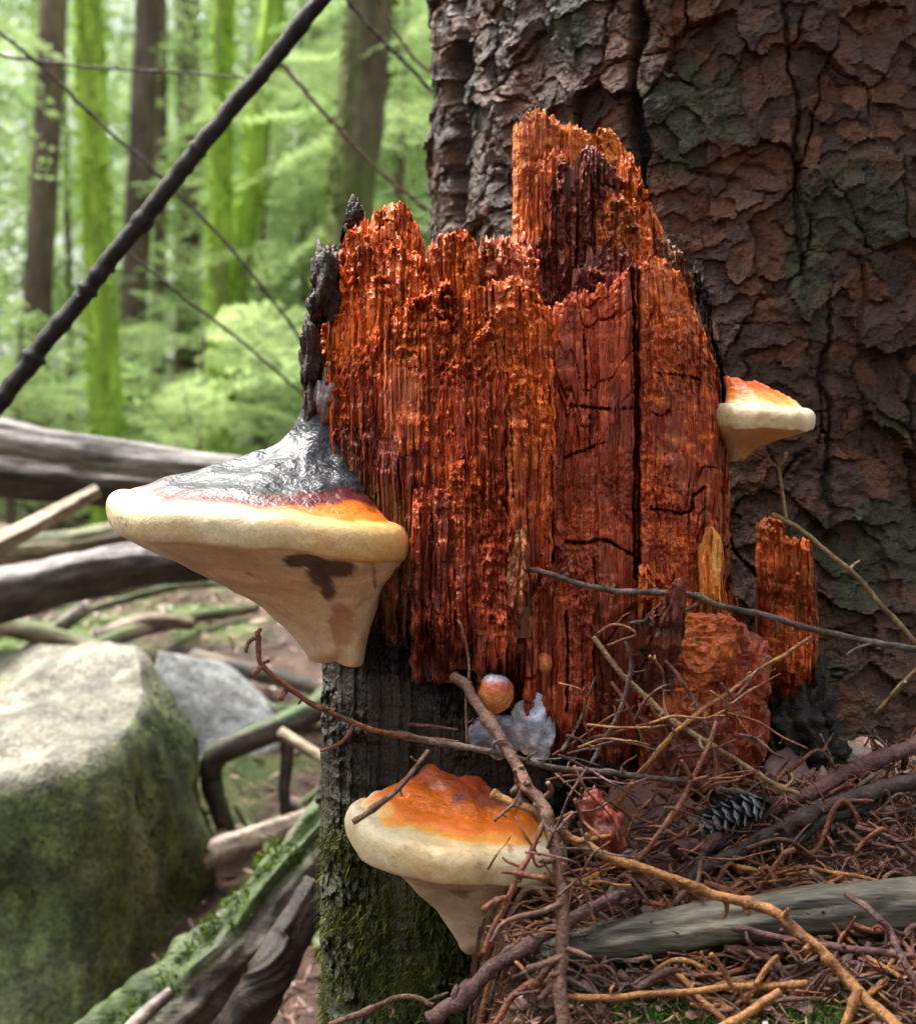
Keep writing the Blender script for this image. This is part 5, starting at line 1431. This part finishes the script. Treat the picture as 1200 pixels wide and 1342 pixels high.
def stem(name, base, topp, r0, r1, cols, seed, parent, bend=.03, mossk=None):
    b, t = np.array(base), np.array(topp)
    Lh = np.linalg.norm(t - b)
    u = np.linspace(0, 1, 60)[:, None]
    path = b * (1 - u) + t * u + np.concatenate([bend * Lh * vn(u * 2.2, seed=seed) * np.sin(np.pi * u), bend * Lh * vn(u * 2.2, 3, seed=seed) * np.sin(np.pi * u), 0 * u], 1)
    rr_ = (r0 + (r1 - r0) * u[:, 0]) * (1 + .45 * np.exp(-u[:, 0] * Lh / .25))
    V, f, al, av = tube_geo(path, rr_, 26 if mossk else (20 if r0 > .05 else 10), .30 if mossk else .16, 9, seed)
    k = sst(-.5, .5, fbm(V[:, 0] * 18, V[:, 1] * 18, V[:, 2] * 7, seed=seed + 1))
    c = mixc(cols[0], cols[1], k)
    if mossk:
        mc = mixc(mossk[1], mossk[2], sst(-.5, .5, fbm(V[:, 0] * 30, V[:, 1] * 30, V[:, 2] * 22, seed=seed + 3)))
        m = sst(mossk[0] - .35, mossk[0] + .25, fbm(V[:, 0] * 8, V[:, 1] * 8, V[:, 2] * 2.6, seed=seed + 2))
        c = mixc(c, mc, m)
    o = mk(name, V, f, MAT['trunk'], c, parent=parent)
    if mossk:
        r = np.random.default_rng(seed); nn_ = 2600
        t_ = r.uniform(0, .42, nn_); an = r.uniform(0, 2 * np.pi, nn_)
        cen = np.stack([np.interp(t_, u[:, 0], path[:, q]) for q in range(3)], -1); rad_ = np.interp(t_, u[:, 0], rr_)
        Nn = np.stack([np.cos(an), np.sin(an), 0 * an], -1)
        Pm = cen + Nn * rad_[:, None] * .96
        ok = fbm(Pm[:, 0] * 8, Pm[:, 1] * 8, Pm[:, 2] * 4, seed=seed + 2, octs=2) > mossk[0] - .1
        Vs, fs, cs = strands(Pm[ok], Nn[ok], .028, .005, seed, .4, (np.array(mossk[1]) * .9, np.array(mossk[2]) * 1.3))
        tag(mk('moss', Vs, fs, MAT['moss'], cs, parent=o, smooth=False), kind='stuff')
    return o, path

BROWN = ((0.075, 0.050, 0.040), (0.19, 0.13, 0.105)); LIME = ((0.18, 0.30, 0.03), (0.42, 0.58, 0.09)); OLIVE = ((0.055, 0.075, 0.015), (0.14, 0.18, 0.035))
def forest_tree(label, pxa, pya, pxb, Y, w, cols, seed, crown=None, moss=None, group=None, top=8.0, cz=0.0, cs=1.0, w1=None, bend=.008):
    """stem through pixel pxb at py 560 (roughly its foot) and pxa at py pya, w = width in pixels"""
    lo = W(pxb, 560, Y); hi_ = W(pxa, pya, Y)
    sl = (hi_ - lo) / (hi_[2] - lo[2])
    zb = float(terrain(lo[0], lo[1])) - .08
    b = lo + sl * (zb - lo[2]); t = lo + sl * (CZ + top - lo[2])
    e = empty('forest_tree', tuple(b))
    tag(e, label, 'tree', group)
    w = w * .86
    r = w * .5 * Y / F
    stem('trunk', b, t, r, (w1 or w * .7) * .5 * Y / F, cols, seed, e, bend, moss)
    if crown is not None:
        c = bpy.data.objects.new('crown', CR[crown]); COL.objects.link(c); c.parent = e
        c.location = (0, 0, cz); c.rotation_euler = (0, 0, seed * 1.7); c.scale = (cs, cs, cs)
    return e

forest_tree('slim tree wrapped in bright lime moss with a straight leaning stem', 122, 0, 142, 5.0, 44, BROWN, 601, None, (-.35, LIME[0], LIME[1]), bend=.004)
forest_tree('tree with lime moss whose stem forks beside the dark branch', 295, 0, 288, 5.6, 34, BROWN, 602, None, (-.30, LIME[0], LIME[1]), bend=.004)
forest_tree('lime mossy stem leaning against the forked mossy tree', 352, 0, 282, 5.7, 36, BROWN, 603, None, (-.28, LIME[0], LIME[1]), bend=.006)
forest_tree('stout olive mossed tree with bare brown patches just past the living trunk', 482, 0, 425, 4.4, 68, ((0.06, 0.045, 0.03), (0.15, 0.115, 0.08)), 604, None, (.0, OLIVE[0], OLIVE[1]), w1=60, bend=.006)
forest_tree('bare brown tree beyond the lime mossed slim tree', 62, 0, 38, 6.6, 44, BROWN, 605, None, None)
forest_tree('bare purplish brown tree in the gap between the lime mossed trees', 190, 0, 166, 6.9, 40, ((0.07, 0.048, 0.042), (0.17, 0.12, 0.105)), 606, None, None)
forest_tree('thin dark tree close behind the purplish brown tree', 216, 0, 202, 8.0, 22, BROWN, 607, None, None)
forest_tree('brown tree partly hidden by the forked mossy tree', 256, 0, 246, 8.5, 34, BROWN, 608, None, None)
forest_tree('thin lime mossed stem beside the bark strip of the stump', 412, 300, 400, 4.6, 22, BROWN, 609, None, (-.7, (0.08, 0.13, 0.015), (0.18, 0.27, 0.03)), top=.25)
r_ = np.random.default_rng(17)
for k in range(34):
    Y_ = r_.uniform(11, 26); px_ = r_.uniform(-350, 1500) if k > 12 else r_.uniform(-60, 600)
    forest_tree('slender brown trunk standing deep in the forest', px_ + r_.normal(0, 8), 0, px_, Y_, r_.uniform(14, 30), BROWN, 620 + k, 3 if k % 4 == 1 else None, None, 'slender trunks deep in the forest', top=11, cz=r_.uniform(.5, 3.5), cs=r_.uniform(.9, 1.4), bend=.004)

# young hemlocks with flat light green sprays
r_ = np.random.default_rng(23)
spots = [(-40, 7.6, 1, 1.0), (90, 8.8, 1, 1.1), (230, 9.4, 1, 1.05), (330, 8.6, 1, 1.0), (395, 7.4, 1, .95), (520, 6.8, 1, 1.0), (560, 8.8, 1, 1.2), (470, 9.4, 1, 1.2), (140, 10.5, 1, 1.1), (-140, 5.4, 0, 1.0), (10, 5.2, 2, .62), (80, 6.4, 2, .7),
         (220, 6.2, 2, .75), (250, 5.2, 2, .6), (340, 6.6, 0, .8), (400, 5.6, 2, .9), (520, 5.6, 0, .9), (600, 5.0, 0, .9), (-220, 7.5, 1, 1.2), (-60, 11, 1, 1.2), (290, 11.5, 1, 1.2), (400, 12, 1, 1.3), (540, 12, 1, 1.4), (700, 7, 1, 1.2), (900, 8, 1, 1.2), (1150, 7, 1, 1.2),
         (1400, 8, 1, 1.2), (-400, 9, 1, 1.3), (180, 14, 1, 1.3), (40, 14, 1, 1.3), (-560, 6.5, 1, 1.1), (-760, 8.5, 1, 1.3), (-980, 7, 1, 1.2), (-480, 11, 1, 1.4), (-700, 12.5, 1, 1.5), (-900, 11, 1, 1.4)]
for k, (px_, Y_, ci, cs) in enumerate(spots):
    q = W(px_, 560, Y_)
    zb = float(terrain(q[0], q[1]))
    e = empty('young_hemlock', (q[0], q[1], zb))
    lk = ('waist high bushy', 'tall', 'knee high spreading')[ci]
    tag(e, '%s young hemlock with flat drooping light green sprays in the understorey' % lk, 'sapling', '%s young hemlocks in the understorey' % lk)
    hgt_ = (2.6, 4.2, 1.1, 7.5)[ci] * cs
    stem('stem', (q[0], q[1], zb - .05), (q[0] + .05, q[1], zb + hgt_), .022 * cs, .006, BROWN, 700 + k, e, .01)
    c = bpy.data.objects.new('crown', CR[ci]); COL.objects.link(c); c.parent = e
    c.rotation_euler = (0, 0, r_.uniform(0, 6.28)); c.scale = (cs, cs, cs)

# the wood beyond, a mass of foliage
r_ = np.random.default_rng(31)
n = 7500
Y_ = r_.uniform(14, 34, n); X_ = r_.uniform(-.75, .75, n) * Y_
zf = r_.uniform(0, 1, n) ** 1.5 * 11
keepk = fbm(X_ * .35, Y_ * .2, zf * .45, seed=66, octs=3) > (-.30 + .09 * zf)
X_, Y_, zf = X_[keepk], Y_[keepk], zf[keepk]; n = len(X_)
c0 = np.stack([X_, Y_, terrain(X_, Y_) + zf], -1)
d1 = r_.normal(0, 1, (n, 3)) * [1, 1, .35]; d1 /= np.linalg.norm(d1, axis=1)[:, None]
d2 = np.cross(d1, r_.normal(0, 1, (n, 3)) * [.5, .5, 1]); d2 /= np.linalg.norm(d2, axis=1)[:, None]
s1 = r_.uniform(.12, .34, n)[:, None]; s2 = s1 * r_.uniform(.25, .5, n)[:, None]
V = np.stack([c0 - d1 * s1, c0 - d2 * s2, c0 + d1 * s1, c0 + d2 * s2], 1).reshape(-1, 3)
col = np.repeat(mixc((0.22, 0.32, 0.13), (0.42, 0.50, 0.25), r_.uniform(0, 1, n)), 4, 0)
tag(mk('distant_forest', V, np.arange(len(V)).reshape(-1, 4), MAT['leaf'], col, smooth=False), 'pale green mass of the wood beyond the trunks', 'forest', kind='stuff')

# moss mounds in the hollow
for px_, py_, Y_, rx_, rz_, lab in ((165, 800, 4.2, .22, .09, 'rounded bright green moss mound behind the dark log'), (250, 790, 4.6, .20, .10, 'bright green moss mound beside the rounded one'), (360, 778, 5.0, .20, .09, 'small moss mound below the overhang of the big bracket'),
                                    (400, 990, 2.6, .08, .06, 'green moss cushion between the legs of the arching root'), (90, 850, 3.4, .14, .05, 'low moss cushion behind the boulder')):
    V, f = blob_geo(W(px_, py_ + 12, Y_), (rx_, rx_ * .8, rz_), .35, 1.6, int(px_ + Y_ * 10), 4)
    N_ = V - V.mean(0); N_ /= np.linalg.norm(N_, axis=1)[:, None]
    o = mk('moss_mound', V, f, MAT['moss'], mixc((0.07, 0.13, 0.012), (0.17, 0.27, 0.03), sst(-.5, .5, fbm(V[:, 0] * 25, V[:, 1] * 25, V[:, 2] * 25, seed=4))))
    tag(o, lab, 'moss')
    r2_ = np.random.default_rng(int(px_)); ii = r2_.integers(0, len(V), 1500)
    V, f, c = strands(V[ii] + r2_.normal(0, .008, (1500, 3)), N_[ii], .022, .003, int(px_), .2, ((0.08, 0.15, 0.015), (0.22, 0.34, 0.04)))
    tag(mk('fuzz', V, f, MAT['moss'], c, parent=o, smooth=False), kind='stuff')

# unseen foliage of the wood, added around the camera to block low sky light
r_ = np.random.default_rng(37)
n = 6500
a_ = r_.uniform(R(38), R(322), n); q_ = r_.uniform(4.5, 9.5, n); zf = r_.uniform(-.4, 1, n) * 6.5
ok = fbm(np.cos(a_) * 4, np.sin(a_) * 4, zf * .5, seed=68, octs=2) > -.25
a_, q_, zf = a_[ok], q_[ok], zf[ok]; n = len(a_)
c0 = np.stack([q_ * np.sin(a_), q_ * np.cos(a_), CZ + zf], -1)
d1 = r_.normal(0, 1, (n, 3)) * [1, 1, .5]; d1 /= np.linalg.norm(d1, axis=1)[:, None]
d2 = np.cross(d1, r_.normal(0, 1, (n, 3))); d2 /= np.linalg.norm(d2, axis=1)[:, None]
s1 = r_.uniform(.15, .42, n)[:, None]; s2 = s1 * r_.uniform(.3, .6, n)[:, None]
V = np.stack([c0 - d1 * s1, c0 - d2 * s2, c0 + d1 * s1, c0 + d2 * s2], 1).reshape(-1, 3)
col = np.repeat(mixc((0.06, 0.11, 0.03), (0.16, 0.22, 0.07), r_.uniform(0, 1, n)), 4, 0)
tag(mk('sky_blocking_foliage', V, np.arange(len(V)).reshape(-1, 4), MAT['leaf'], col, smooth=False), 'unseen leafy mass of the wood added to block low sky light', 'forest', kind='stuff')
